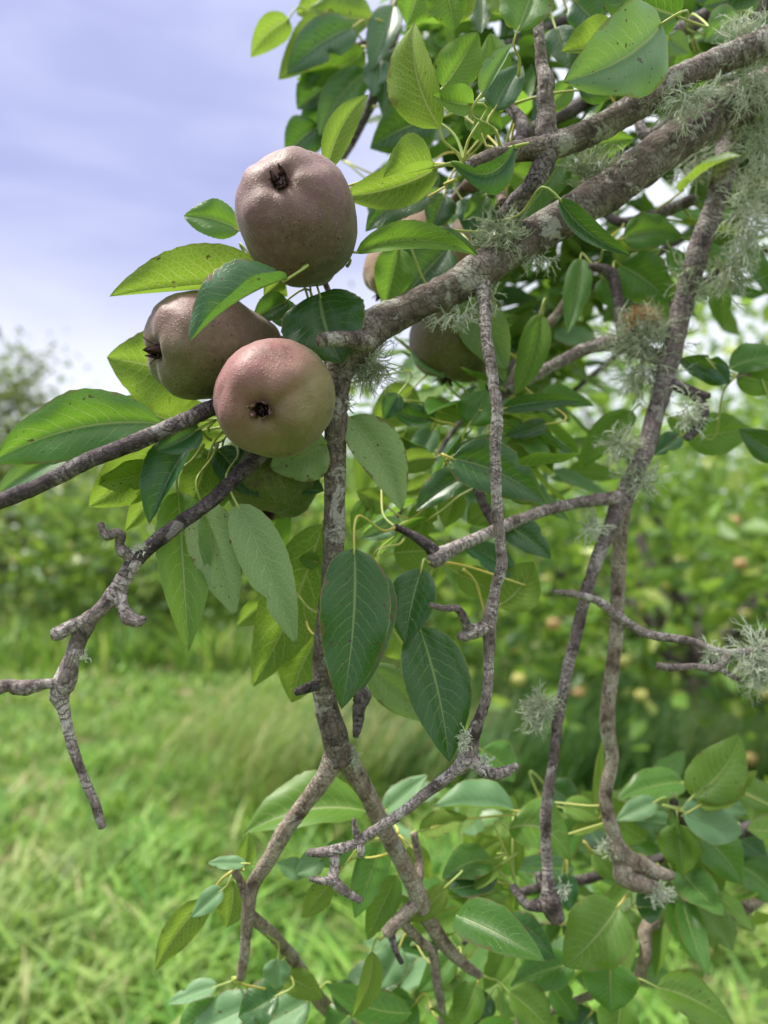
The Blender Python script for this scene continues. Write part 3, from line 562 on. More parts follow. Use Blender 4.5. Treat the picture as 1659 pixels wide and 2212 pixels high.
# ------------------------------------------------------------------ leaves
# bx,by, tx,ty, width, depth, depth change, face, fold left, fold right, bend, sag, material, petiole end (x,y,d) or None
N_ = None
LV = [
# left of and around the pears
(585,612,234,641,172,.515,-.02,'U',78,12,.03,-.02,'l',N_), (622,602,407,746,158,.452,-.015,'T',75,8,.05,-.05,'b',(640,590,.50)),
(440,812,232,772,190,.545,-.01,'U',5,18,.03,0,'l',N_), (492,932,248,862,120,.56,0,'U',5,5,.02,.04,'l',N_),
(352,916,-10,1003,150,.478,.0,'T',18,5,.03,-.09,'m',(420,905,.50)), (348,918,-20,1082,96,.49,.0,'T',30,20,.03,-.07,'p',(420,915,.50)),
(345,948,192,1094,125,.505,0,'U',5,10,0,.06,'l',(420,930,.50)), (345,985,270,1146,80,.515,0,'U',10,15,0,.09,'l',(415,955,.51)),
(418,945,322,1128,125,.50,-.01,'T',62,5,.04,-.02,'b',(455,950,.52)), (432,925,338,976,82,.482,-.01,'T',20,25,.0,.05,'b',(450,930,.52)),
(385,1062,407,1403,128,.505,-.015,'T',5,40,.04,.0,'l',(440,960,.53)), (437,1085,509,1333,112,.50,-.02,'U',10,5,.05,0,'p',(470,960,.53)),
(512,1088,640,1393,108,.485,-.02,'U',10,20,.05,.02,'p',(510,960,.53)), (450,990,400,1120,85,.53,0,'U',10,10,0,0,'l',N_), (470,970,560,1075,80,.53,0,'T',10,10,0,0,'d',(480,950,.54)),
(440,975,500,1080,100,.545,.0,'U',8,8,0,.05,'m',N_), (420,960,445,1120,70,.55,.0,'U',8,8,0,.05,'l',N_),
(697,1132,545,1486,150,.565,.0,'U',10,10,.02,.03,'l',(725,1090,.56)), (692,1368,630,1518,120,.575,.0,'U',10,10,0,-.06,'l',N_), (575,1300,512,1352,55,.57,0,'U',20,20,0,0,'l',N_),
(690,1215,645,1205,40,.56,0,'T',10,30,0,0,'l',N_), (622,1330,565,1440,80,.585,0,'U',10,20,0,0,'l',N_),
(766,1184,737,1533,158,.470,.0,'T',9,9,-.03,.03,'d',(853,1140,.555)), (816,1230,782,1492,128,.52,0,'T',12,18,-.02,-.05,'d',(875,1160,.555)),
(911,1228,876,1392,108,.53,0,'T',15,15,-.02,-.03,'d',(935,1212,.55)), (906,1352,972,1646,152,.535,-.01,'T',8,10,-.03,.03,'d',(900,1300,.57)),
(800,1440,916,1558,92,.58,0,'U',12,12,0,.03,'p',N_), (840,1350,895,1425,100,.60,0,'U',10,10,0,0,'l',N_), (850,1195,960,1190,90,.60,0,'U',5,5,0,.02,'l',N_),
(975,990,1180,1084,122,.555,0,'T',8,20,0,.07,'d',(960,985,.58)), (940,906,837,868,68,.60,0,'T',30,30,-.1,.12,'d',(985,920,.61)),
(752,900,868,1104,125,.53,-.01,'U',5,30,0,.06,'p',(735,850,.525)), (708,955,583,1012,125,.515,.0,'U',10,10,0,.03,'p',N_), (640,1040,700,1060,60,.54,0,'T',10,10,0,0,'d',N_),
(690,633,738,780,190,.508,-.004,'T',10,10,-.05,-.05,'d',(690,600,.52)), (622,650,545,688,66,.53,0,'T',20,20,0,0,'d',N_), (560,575,620,640,60,.54,0,'U',10,10,0,0,'l',N_),
(640,700,570,655,70,.545,0,'T',20,10,0,0,'d',N_), (518,497,394,464,80,.515,0,'T',8,10,0,-.06,'m',N_), (612,600,570,640,45,.53,0,'U',10,10,0,0,'l',N_),
(340,1010,205,1040,70,.50,0,'U',10,10,0,.05,'l',N_), (330,930,60,1075,80,.485,0,'T',20,10,.02,-.05,'p',(410,912,.49)), (600,1085,575,1230,80,.58,0,'U',10,10,0,0,'m',(690,1010,.56)), (480,985,465,1110,80,.54,0,'U',10,10,0,0,'l',N_),
# top centre
(706,366,798,199,66,.525,0,'U',20,10,.02,.08,'l',N_), (951,278,893,38,140,.50,.0,'U',4,48,.03,.09,'l',(1002,352,.508)), (958,190,1030,72,100,.525,0,'U',5,8,0,-.02,'m',(1005,352,.51)),
(1022,226,936,206,78,.492,-.01,'U',40,15,.02,.05,'m',(1003,350,.508)), (1042,204,1108,92,62,.482,-.01,'T',15,60,.05,.0,'p',(1083,325,.515)), (1075,190,1060,72,80,.54,0,'U',20,20,0,0,'m',N_),
(946,362,735,424,100,.505,0,'U',25,12,.03,.06,'l',(1005,356,.508)), (938,360,828,384,150,.492,0,'U',84,6,.02,.0,'l',(1005,358,.508)),
(1112,316,973,348,92,.492,0,'T',5,58,.02,.30,'b',(1120,328,.52)), (768,546,1032,553,82,.50,-.0,'U',6,58,.03,.11,'m',(750,575,.52)), (905,508,1034,552,46,.515,0,'T',10,10,0,.08,'d',(1080,495,.55)),
(925,424,790,498,92,.555,0,'T',15,15,0,-.12,'d',(985,388,.51)), (968,535,850,664,150,.575,0,'T',10,10,0,0,'d',N_), (862,536,832,664,92,.535,0,'U',10,25,0,.0,'m',N_),
(1010,240,1085,280,80,.55,0,'T',10,10,0,.02,'m',(1085,330,.515)), (1045,300,1030,255,45,.52,0,'U',10,10,0,0,'m',(1075,330,.515)), (960,420,930,500,70,.60,0,'T',10,10,0,0,'d',N_),
(1000,430,1040,540,75,.60,0,'T',20,10,0,.08,'b',N_), (1048,420,1000,475,50,.58,0,'T',20,10,0,.08,'m',N_), (1080,400,1055,310,60,.57,0,'T',10,10,0,0,'d',N_),
(905,-20,880,55,85,.55,0,'U',8,8,0,0,'m',N_), (960,-40,985,65,100,.53,0,'U',8,8,0,0,'m',N_), (1010,-30,965,62,70,.54,0,'U',8,8,0,0,'l',N_), (1035,-30,1040,75,60,.60,0,'T',8,8,0,0,'d',N_),
# top right
(1118,68,1170,-70,118,.508,0,'T',5,8,0,0,'m',(1120,165,.525)), (1430,52,1222,168,175,.492,-.005,'T',10,12,.04,.10,'p',(1500,72,.69)), (1330,95,1212,112,120,.505,0,'U',70,8,.0,.0,'l',(1352,150,.528)),
(1470,38,1285,-25,125,.535,0,'T',10,8,0,0,'d',(1490,62,.69)), (1366,72,1445,90,58,.60,0,'T',10,10,0,0,'m',N_), (1440,80,1490,115,50,.62,0,'T',10,10,0,0,'p',N_),
(1068,238,1130,138,84,.53,0,'T',10,10,0,.05,'b',(1078,320,.52)), (1208,432,1363,552,64,.50,0,'T',48,30,0,-.08,'d',(1085,478,.535)), (1232,322,1118,486,78,.565,0,'T',10,12,0,0,'m',(1195,330,.53)),
(1236,330,1368,300,72,.64,0,'U',10,10,0,.05,'m',N_), (1345,515,1478,505,80,.66,0,'T',10,10,0,.08,'m',N_), (1320,540,1432,545,72,.67,0,'U',10,10,0,.02,'l',N_), (1100,170,1050,250,70,.56,0,'U',10,10,0,0,'m',N_),
(1235,180,1170,250,55,.60,0,'U',10,10,0,0,'m',N_), (1250,195,1340,185,60,.56,0,'T',10,10,0,0,'d',N_), (1200,60,1230,150,70,.60,0,'T',10,10,0,0,'d',N_), (1090,30,1060,-40,60,.57,0,'T',10,10,0,0,'l',N_),
(1600,40,1520,90,90,.66,0,'T',10,10,0,0,'m',N_), (1640,-20,1520,10,90,.68,0,'T',10,10,0,0,'d',N_), (1240,0,1300,60,80,.62,0,'T',10,10,0,0,'b',N_), (1160,400,1090,360,70,.60,0,'U',10,10,0,0,'m',N_),
# blurred leaves at the top left of the crown
(803,42,668,14,95,.72,0,'T',10,8,0,.05,'l',N_), (625,42,542,124,70,.72,0,'U',8,20,0,-.1,'l',N_), (700,38,600,174,85,.72,0,'U',8,10,0,.05,'l',N_), (765,58,620,160,95,.71,0,'T',10,10,0,-.06,'b',N_),
(790,112,640,172,70,.73,0,'U',10,10,0,.06,'m',N_), (745,150,642,235,120,.74,0,'T',10,10,0,0,'d',N_), (735,245,640,290,95,.74,0,'T',10,10,0,0,'d',N_), (792,150,688,296,80,.73,0,'T',10,10,0,-.06,'m',N_), (690,272,618,338,85,.73,0,'T',10,10,0,-.06,'d',N_),
(850,12,800,158,75,.73,0,'T',30,10,0,0,'b',N_), (818,130,806,210,60,.72,0,'T',10,10,0,0,'b',N_), (935,258,800,318,110,.70,0,'T',10,10,0,-.05,'d',N_), (720,0,640,30,80,.74,0,'U',8,8,0,0,'l',N_), (770,10,720,-60,90,.74,0,'U',8,8,0,0,'m',N_),
(880,100,830,250,90,.74,0,'T',10,10,0,0,'d',N_), (930,360,870,410,100,.68,0,'T',10,10,0,0,'d',N_), (880,420,780,400,110,.70,0,'T',10,10,0,0,'d',N_), (870,470,790,430,90,.70,0,'T',10,10,0,0,'m',N_),
# right hand middle
(1255,558,1225,722,60,.665,0,'T',12,12,0,.02,'m',(1290,580,.66)), (1167,678,1114,854,70,.63,0,'U',12,12,0,.05,'m',N_), (1300,600,1345,672,60,.70,0,'T',10,10,0,0,'m',N_), (1338,572,1448,655,108,.67,0,'T',8,8,0,.05,'m',(1320,590,.66)),
(1360,610,1390,690,70,.70,0,'T',10,10,0,0,'b',N_), (1085,882,1262,868,42,.60,0,'T',30,20,0,.04,'d',N_), (1182,914,1088,942,42,.62,0,'T',20,20,0,.05,'d',N_), (1092,962,1168,985,78,.625,0,'U',5,5,0,.15,'l',N_),
(1368,888,1250,1018,72,.68,0,'U',10,10,0,-.05,'m',(1400,885,.65)), (1572,818,1463,776,66,.64,0,'T',10,40,0,-.05,'d',(1592,814,.646)), (1540,790,1575,830,40,.63,0,'T',10,10,0,0,'b',N_), (1575,796,1690,768,75,.65,0,'T',8,20,0,.06,'m',(1590,814,.646)), (1590,812,1695,838,70,.65,0,'U',8,10,0,.02,'m',(1588,814,.646)),
(1482,948,1628,925,98,.70,0,'U',8,8,0,0,'m',(1485,945,.62)), (1690,985,1598,926,66,.64,0,'T',10,10,0,.02,'d',N_), (1470,940,1412,982,50,.66,0,'T',10,10,0,0,'b',N_), (1555,610,1560,705,50,.72,0,'U',10,10,0,0,'m',N_), (1500,930,1440,905,50,.69,0,'U',10,10,0,0,'m',N_),
(1013,918,1052,842,92,.60,0,'T',6,6,0,-.05,'m',N_), (896,838,798,918,95,.64,0,'U',6,6,0,.05,'l',N_), (980,985,1058,938,56,.59,0,'T',30,30,-.05,-.12,'b',N_), (940,990,840,1018,60,.61,0,'U',20,20,0,-.08,'l',N_),
(938,1030,850,1062,60,.59,0,'U',60,10,0,.15,'l',(965,1000,.60)), (1006,1026,897,1104,75,.575,0,'T',14,14,0,-.05,'d',(960,1000,.60)), (880,930,845,1010,55,.63,0,'U',10,10,0,0,'l',N_), (935,925,890,1010,60,.63,0,'T',10,10,0,0,'p',N_),
(920,880,1000,905,60,.62,0,'U',10,10,0,0,'l',N_), (860,850,830,905,50,.60,0,'T',10,10,0,0,'b',N_), (890,760,960,820,60,.63,0,'T',20,20,0,.06,'p',N_), (1000,640,1095,800,110,.60,0,'U',20,5,0,.03,'p',(1000,610,.60)), (1030,690,1092,825,70,.61,0,'U',20,5,0,.03,'p',N_),
(1085,1128,1192,1206,78,.58,0,'T',10,12,0,.03,'d',(1105,1125,.58)), (1075,1310,1152,1214,118,.585,0,'U',8,20,0,-.1,'l',(1000,1230,.58)), (1108,1242,992,1172,64,.585,0,'T',14,14,0,-.06,'b',(950,1215,.56)), (990,1240,1075,1290,70,.60,0,'U',8,8,0,.05,'l',(945,1215,.555)),
(1050,1100,1010,1130,60,.62,0,'U',8,8,0,0,'l',N_), (920,1085,905,1170,65,.61,0,'U',8,8,0,0,'l',N_), (985,1060,960,1140,65,.62,0,'U',8,8,0,0,'l',N_), (870,1130,780,1165,50,.57,0,'T',30,10,0,0,'p',(860,1140,.555)), (1105,1040,1150,1090,55,.60,0,'U',8,8,0,0,'l',N_),
(840,1095,770,1060,60,.60,0,'U',8,8,0,0,'l',N_), (800,1080,760,1150,50,.60,0,'U',8,8,0,0,'m',N_),
# lower centre
(792,1752,526,1802,148,.62,.0,'T',38,6,.02,-.10,'m',(815,1750,.575)), (828,1756,922,1672,60,.63,0,'T',10,10,0,0,'p',(860,1800,.6)), (1112,1752,938,1742,120,.63,0,'T',55,8,0,-.02,'p',(930,1790,.62)), (905,1795,1010,1765,60,.62,0,'U',10,30,0,0,'l',(893,1800,.6)),
(832,1800,766,1984,80,.60,0,'T',10,10,0,0,'d',(840,1790,.58)), (858,1890,790,2032,66,.61,0,'T',10,10,0,0,'m',(880,1880,.585)), (964,1914,880,1992,52,.60,-.01,'U',8,8,0,.05,'l',(985,1900,.65)), (1062,1858,955,1900,78,.62,0,'T',8,8,0,-.1,'m',(1085,1850,.66)), (1086,1864,974,1936,58,.615,0,'U',50,8,0,.0,'l',(1095,1850,.66)),
(1022,1850,1090,1812,62,.66,0,'U',8,8,0,.1,'l',N_), (1045,1905,1108,1975,66,.64,0,'U',8,8,0,.1,'l',(1100,1910,.62)), (1000,1915,1072,1972,72,.67,0,'T',8,8,0,0,'d',N_), (804,2054,760,2200,58,.60,0,'U',10,40,0,.08,'l',(830,2020,.58)),
(865,2045,815,2140,70,.64,0,'T',10,10,0,0,'p',N_), (982,2058,900,2142,62,.64,0,'T',10,10,0,.05,'d',N_), (1032,2122,986,2220,76,.63,0,'T',10,10,0,.03,'m',(1036,2108,.62)), (1098,2142,1195,2235,92,.64,0,'T',10,10,0,.05,'m',(1042,2108,.62)), (600,2070,596,2138,62,.60,0,'T',10,10,0,0,'p',(575,2015,.585)),
(612,2110,698,2158,60,.62,0,'U',10,10,0,.05,'l',(615,2050,.62)), (602,2148,512,2195,90,.60,0,'T',10,10,0,.05,'d',(640,2090,.64)), (470,2165,380,2230,75,.62,0,'T',10,10,0,.0,'d',(520,2110,.57)), (555,2165,410,2225,90,.61,0,'T',10,10,0,.03,'p',(522,2110,.57)), (670,2160,560,2215,90,.63,0,'T',10,10,0,.03,'p',N_),
(470,2130,360,2168,50,.62,0,'T',20,10,0,0,'p',(520,2112,.57)), (446,1944,334,2098,72,.565,0,'U',8,8,0,-.05,'l',(503,1882,.56)), (482,1920,414,1982,46,.552,0,'T',8,8,0,0,'p',(505,1885,.56)), (502,1902,490,2004,82,.575,0,'U',8,8,0,.05,'l',(505,1885,.56)), (532,1866,448,1864,34,.555,0,'T',8,8,0,0,'p',(505,1880,.56)), (528,1872,537,1798,42,.57,0,'T',8,8,0,0,'m',(508,1880,.56)),
(660,1885,596,1864,45,.60,0,'T',8,8,0,0,'p',(835,1800,.575)), (700,1850,640,1890,55,.60,0,'T',8,8,0,0,'p',(840,1810,.575)), (760,1825,690,1870,55,.60,0,'T',8,8,0,0,'m',(845,1815,.575)), (720,1900,650,1985,55,.61,0,'U',8,8,0,0,'l',(855,1840,.578)), (880,1830,930,1900,60,.64,0,'U',8,8,0,0,'l',N_),
(720,2130,790,2190,60,.66,0,'T',8,8,0,0,'d',N_), (830,2150,890,2210,70,.66,0,'T',8,8,0,0,'m',N_), (760,2190,700,2240,80,.66,0,'T',8,8,0,0,'m',N_), (900,2165,840,2230,70,.65,0,'T',8,8,0,0,'d',N_),
# lower right
(1098,1790,1238,1858,125,.62,0,'T',8,20,0,.22,'m',(1110,1900,.62)), (1215,1745,1302,1778,60,.66,0,'T',8,8,0,.1,'l',N_), (1236,1800,1318,1776,34,.65,0,'U',20,20,0,.05,'l',N_), (1478,1690,1333,1728,78,.70,0,'T',8,8,0,-.06,'m',(1460,1730,.69)), (1418,1732,1330,1772,50,.68,0,'T',8,8,0,0,'p',(1462,1775,.69)), (1456,1780,1358,1768,56,.68,0,'T',8,8,0,0,'p',(1462,1775,.69)),
(1465,1780,1476,1894,92,.655,0,'T',8,8,0,0,'l',(1465,1772,.69)), (1495,1722,1601,1588,110,.65,0,'T',8,8,0,-.08,'l',(1475,1765,.69)), (1508,1742,1637,1663,62,.645,0,'U',8,30,0,-.05,'l',(1478,1765,.69)), (1473,1752,1610,1795,92,.645,0,'T',8,8,0,-.05,'p',(1478,1768,.69)), (1504,1798,1607,1912,92,.67,0,'T',8,8,0,.08,'d',(1480,1770,.69)), (1500,1850,1556,1942,66,.68,0,'T',8,8,0,.05,'m',N_),
(1552,1795,1670,1872,80,.72,0,'T',8,8,0,.08,'b',N_), (1598,1870,1690,1960,90,.70,0,'T',8,8,0,.1,'d',N_), (1580,1700,1690,1745,70,.76,0,'T',8,8,0,0,'l',N_), (1540,1735,1615,1755,50,.74,0,'T',8,8,0,0,'p',N_), (1337,1955,1218,2086,138,.62,0,'T',8,8,0,.05,'m',(1355,1935,.63)), (1375,1960,1432,1958,68,.63,0,'T',8,8,0,0,'d',(1360,1930,.63)),
(1440,1925,1482,2038,80,.68,0,'U',8,8,0,0,'p',N_), (1510,1935,1584,2054,74,.69,0,'U',8,8,0,.03,'p',N_), (1452,1880,1500,1975,45,.69,0,'U',8,8,0,.0,'l',N_), (1068,2008,1197,2070,90,.66,0,'T',8,8,0,.10,'d',N_), (1240,2082,1102,2132,80,.66,0,'T',8,8,0,-.05,'m',N_), (1318,2078,1320,2185,118,.63,0,'T',8,8,0,0,'m',(1360,2142,.67)),
(1418,2133,1586,2218,98,.63,0,'T',8,8,0,.08,'m',(1365,2140,.67)), (1342,2158,1330,2270,92,.64,0,'T',8,8,0,0,'m',(1363,2142,.67)), (1190,2130,1250,2205,60,.68,0,'T',8,8,0,0,'d',N_), (1225,1885,1228,1970,50,.68,0,'T',8,8,0,0,'b',N_), (1290,1752,1300,1600,26,.66,0,'U',8,8,0,0,'l',N_), (1110,1800,1112,1892,48,.66,0,'U',8,8,0,0,'l',(1118,1925,.61)),
(1150,1960,1060,1990,60,.70,0,'T',8,8,0,0,'m',N_), (1280,1840,1330,1900,60,.70,0,'T',8,8,0,0,'l',N_), (1180,1700,1250,1760,70,.74,0,'T',8,8,0,.1,'d',N_), (1040,1620,1110,1690,90,.68,0,'T',8,8,0,.1,'m',N_), (1060,2150,1010,2215,70,.7,0,'T',8,8,0,0,'d',N_), (1275,2190,1230,2250,80,.68,0,'T',8,8,0,0,'d',N_),
]
lr = random.Random(77); PETS = []
from mathutils import kdtree
kd = kdtree.KDTree(len(BR_SAMPLES))
for i, s in enumerate(BR_SAMPLES): kd.insert(s[0], i)
kd.balance()
NLEAF = 0
def petiole(leaf, B, a, c, att, L):
    if att is None:
        co, i, dist = kd.find(B + V((0, .02, .01)))
        E = co
        if dist > .11: E = B - a * .05 + V((0, .03, .03))
    else: E = P(*att)
    d = (E - B).length; t0 = B + a * .004
    m1 = B - a * min(.3 * d, .02); m2 = E.lerp(B, .35) + V((lr.gauss(0, .05), 0, .07 + lr.gauss(0, .05))) * d * .5
    pts = [(t0, .0008), (m1, .00085), (m2, .0009), (E, .0014)]
    vs, fs, uv, _ = tube_geo(pts, 6, .004)
    mesh_obj('petiole', vs, fs, PETY if lr.random() < .35 else PET, leaf, B, uv)
XV, XF, XU, XM = [], [], [], []
def add_pear_leaf(B, a, c, L, Wd, fl, fr, bend, sag, face, mat, att, curl=0.0, rows=24):
    global NLEAF; NLEAF += 1
    if NLEAF > 300:                       # beyond the single leaves: joined into the crown
        vs, fs, uv = leaf_geo(B, a, c, L, Wd, fl, fr, bend, sag, face, lr, rows=10, hc=2, curl=curl)
        k0 = len(XV); XV.extend(vs); XU.extend(uv); XF.extend([tuple(i + k0 for i in f) for f in fs]); XM.extend(['dmlbp'.index(mat)] * len(fs)); return
    vs, fs, uv = leaf_geo(B, a, c, L, Wd, fl, fr, bend, sag, face, lr, rows=rows, curl=curl)
    o = mesh_obj('leaf', vs, fs, LM[mat], pear_tree, B, uv); petiole(o, B, a, c, att, L); return o
for (bx, by, tx, ty, w, d, dd, face, fl, fr, bend, sag, mt, att) in LV:
    if by > 1600 and lr.random() < .6: mt = {'d': 'm', 'm': 'l'}.get(mt, mt)     # younger growth low down
    B = P(bx, by, d); T = P(tx, ty, d + dd); a = (T - B); L = a.length; a.normalize()
    c = (CAM - B).normalized(); c0_ = (c - a * c.dot(a)).normalized()
    if face == 'T':                       # upper faces lean towards the sky
        c = c + V((0, 0, .30 if by < 1600 else .52)); c = (c - a * c.dot(a)).normalized(); w /= max(.8, c.dot(c0_))
        if ty > by: T = P(tx, ty, d + dd - .22 * (ty - by) / FPX * d); a = T - B; L = a.length; a.normalize(); c = (c - a * c.dot(a)).normalized()
    else: c = c0_
    # a small tilt so that neighbouring leaves catch the sky differently
    tl = lr.uniform(-14, 14)
    add_pear_leaf(B, a, c, L, 1.10 * w * d / FPX, fl + tl + 5, fr - tl + 5, bend + lr.uniform(-.02, .02), sag, face, mt, att, lr.uniform(-.08, .06))
# fuller foliage on the branches behind, each leaf on its own stalk
def cluster(x, y, d, n, mats, sz=.062):
    co, i, dist = kd.find(P(x, y, d)); b0 = co
    for k in range(n):
        az = lr.uniform(0, 6.283); el = lr.uniform(-1.0, .55)
        a = V((math.cos(az) * math.cos(el), math.sin(az) * math.cos(el) * .6, math.sin(el))).normalized()
        B = b0 + a * lr.uniform(.02, .045); c = V((lr.gauss(0, .45), -.45 + lr.gauss(0, .4), .75)); c = (c - a * c.dot(a)).normalized()
        L = sz * lr.uniform(.75, 1.25); g0 = lr.uniform(5, 30)
        add_pear_leaf(B, a, c, L, L * lr.uniform(.42, .6), g0, g0, lr.uniform(-.08, .04), lr.uniform(-.08, .08), 'T', lr.choice(mats), tuple_att(b0), lr.uniform(-.15, .05), 14)
def tuple_att(p):
    q = p - CAM; d = q.dot(FWD); return (829.5 + q.dot(RGT) / d * FPX, 1106 - q.dot(UPV) / d * FPX, d)
for (x, y, d, n, ms) in [(1015, 1020, .61, 6, 'mld'), (1040, 885, .665, 5, 'mld'), (1030, 1050, .60, 5, 'dml'), (1100, 850, .66, 4, 'ml'), (1640, 60, .75, 5, 'dm'), (1480, 60, .69, 5, 'dm'), (1340, 170, .70, 5, 'dmm'), (1150, 280, .71, 5, 'dm'), (1400, 470, .68, 5, 'ml'), (1560, 470, .88, 5, 'ml'), (1400, 560, .86, 6, 'ml'), (1250, 640, .84, 6, 'ml'), (1130, 760, .82, 5, 'mll'),
                         (1500, 330, .88, 5, 'ml'), (1300, 420, .86, 6, 'ml'), (1050, 480, .84, 5, 'dm'), (1250, 30, .82, 6, 'dm'), (1060, 120, .80, 6, 'dmb'), (960, 220, .78, 4, 'dm'), (1040, 885, .665, 5, 'ml'), (1100, 850, .66, 3, 'ml'), (1650, 300, .9, 4, 'ml'), (1440, 1850, .71, 4, 'ml'), (1260, 1900, .72, 4, 'mdl'), (1070, 1960, .70, 4, 'mdl'), (1150, 2200, .70, 4, 'md'), (1640, 1940, .74, 3, 'ml'), (1440, 1850, .71, 5, 'mld'), (1330, 1880, .72, 5, 'mld'), (1150, 1920, .71, 5, 'mdl'), (1000, 2040, .69, 5, 'mdp'), (900, 1925, .6, 4, 'mdl'), (690, 2160, .67, 5, 'mdp'), (955, 2200, .63, 5, 'mdl'), (1060, 2230, .7, 5, 'mdl'), (1560, 1800, .70, 5, 'mdl'), (800, 2240, .72, 4, 'md'), (1540, 640, .9, 4, 'ml')]:
    cluster(x, y, d, n, ms)
# what is left of the crown beyond the single leaves
for k in range(9000):
    s = lr.choice(BR_SAMPLES)
    q = s[0] - CAM; dep = q.dot(FWD)
    if dep < .70: continue
    p = s[0] + V((lr.gauss(0, .07), abs(lr.gauss(.08, .12)), lr.gauss(0, .07)))
    sx, sy, sd_ = tuple_att(p)
    if (sx < 880 and sy < 700) or (sx > 1240 and 640 < sy < 1680) or (1230 < sy < 1680) or (sx < 790) or sy > 2350 or sx > 1850 or sy < -250 or len(XF) > 46000: continue
    if sy > 1680 and lr.random() < (.42 if sx < 1120 else .70): continue
    if 560 < sy < 1300 and lr.random() < .12: continue
    if sx > 1300 and 380 < sy < 700 and lr.random() < .8: continue
    a = V((lr.gauss(0, 1), lr.gauss(0, .6), lr.gauss(-.3, .6))).normalized(); c = V((lr.gauss(0, .5), -.4, .8)); c = (c - a * c.dot(a)).normalized()
    L = .06 * lr.uniform(.8, 1.2); vs, fs, uv = leaf_geo(p, a, c, L, L * .5, 15, 15, -.04, 0, 'T', lr, rows=6, hc=2)
    k0 = len(XV); XV.extend(vs); XF.extend([tuple(i + k0 for i in f) for f in fs]); XU.extend(uv); XM.extend([lr.choice((0, 0, 1, 3) if sy < 420 else (1, 2, 2, 4))] * len(fs))
o = mesh_obj('crown', XV, XF, LM['d'], pear_tree, TB, XU); o['kind'] = 'stuff'
for k in 'mlbp': o.data.materials.append(LM[k])
o.data.polygons.foreach_set('material_index', XM)
# ------------------------------------------------------------------ pears
def pear_mat(name, red, olive, blush, bal, spot):
    m, g, p, o = newmat(name)
    ob = g.n('ShaderNodeTexCoord').outputs['Object']
    vd = g.n('ShaderNodeVectorMath', operation='DOT_PRODUCT'); g.put(vd.inputs[0], g.mapv(ob, (27, 27, 27))); vd.inputs[1].default_value = blush
    nz = g.noise(ob, 26, 4, .6, .3); f = g.m('ADD', g.m('ADD', vd.outputs['Value'], g.m('MULTIPLY', g.m('SUBTRACT', nz, .5), 1.1)), bal)
    c = g.mix(g.ss(f, -.75, .78), olive, red)
    fine = g.noise(ob, 190, 4, .65); c = g.mix(g.m('MULTIPLY', g.ss(fine, .46, .66), .2), c, (.32, .25, .16))
    c = g.mix(g.m('MULTIPLY', g.ss(g.noise(ob, 70, 5, .7), .46, .64), .28), c, (.14, .125, .055)); c = g.mix(g.m('MULTIPLY', g.ss(g.noise(ob, 36, 3, .6, .4), .62, .68), .45), c, (.10, .055, .04))
    # lenticels
    le = g.ss(g.vor(ob, 480, 'F1', 1), .18, .36, 1, 0); c = g.mix(g.m('MULTIPLY', le, .22), c, (.38, .28, .23))
    dk = g.m('MULTIPLY', g.ss(g.vor(ob, 210, 'F1', 1), .15, .26, 1, 0), g.ss(g.noise(ob, 45, 2), .47, .56))
    c = g.mix(g.m('MULTIPLY', dk, spot), c, (.06, .035, .025))
    # russet around the eye and the stalk
    z = g.sep(ob)[2]; c = g.mix(g.m('MULTIPLY', g.ss(z, .031, .0365), .35), c, (.16, .10, .06))
    g.put(p.inputs['Base Color'], c); g.put(p.inputs['Roughness'], g.m('ADD', .46, g.m('MULTIPLY', fine, .18))); p.inputs['Specular IOR Level'].default_value = .38
    p.inputs['Sheen Weight'].default_value = .12; p.inputs['Sheen Roughness'].default_value = .4
    g.put(p.inputs['Normal'], g.bump(g.m('ADD', g.m('MULTIPLY', g.noise(ob, 330, 3, .6), .8), g.m('MULTIPLY', le, .9)), .42, .0008))
    return m
SEP = simple('sepal_dry', (.035, .018, .022), .8, .2, (.10, .055, .05), 300)
EYE = simple('calyx_eye', (.012, .007, .008), .9, .1)
SEPP = simple('sepal_pinkish', (.10, .05, .05), .8, .2, (.30, .18, .16), 300)
STM = simple('pear_stalk', (.085, .050, .045), .6, .35, (.17, .11, .085), 90, .4, .001)
PROF = [(.89, 0.0), (.885, .06), (.90, .12), (.94, .19), (.985, .28), (.99, .39), (.955, .52), (.86, .68), (.70, .83), (.46, .95), (.18, 1.0), (-.12, 1.0), (-.42, .955), (-.72, .86), (-1.0, .72), (-1.25, .57), (-1.46, .45), (-1.62, .36), (-1.72, .27), (-1.76, .16), (-1.74, .06), (-1.72, 0.0)]
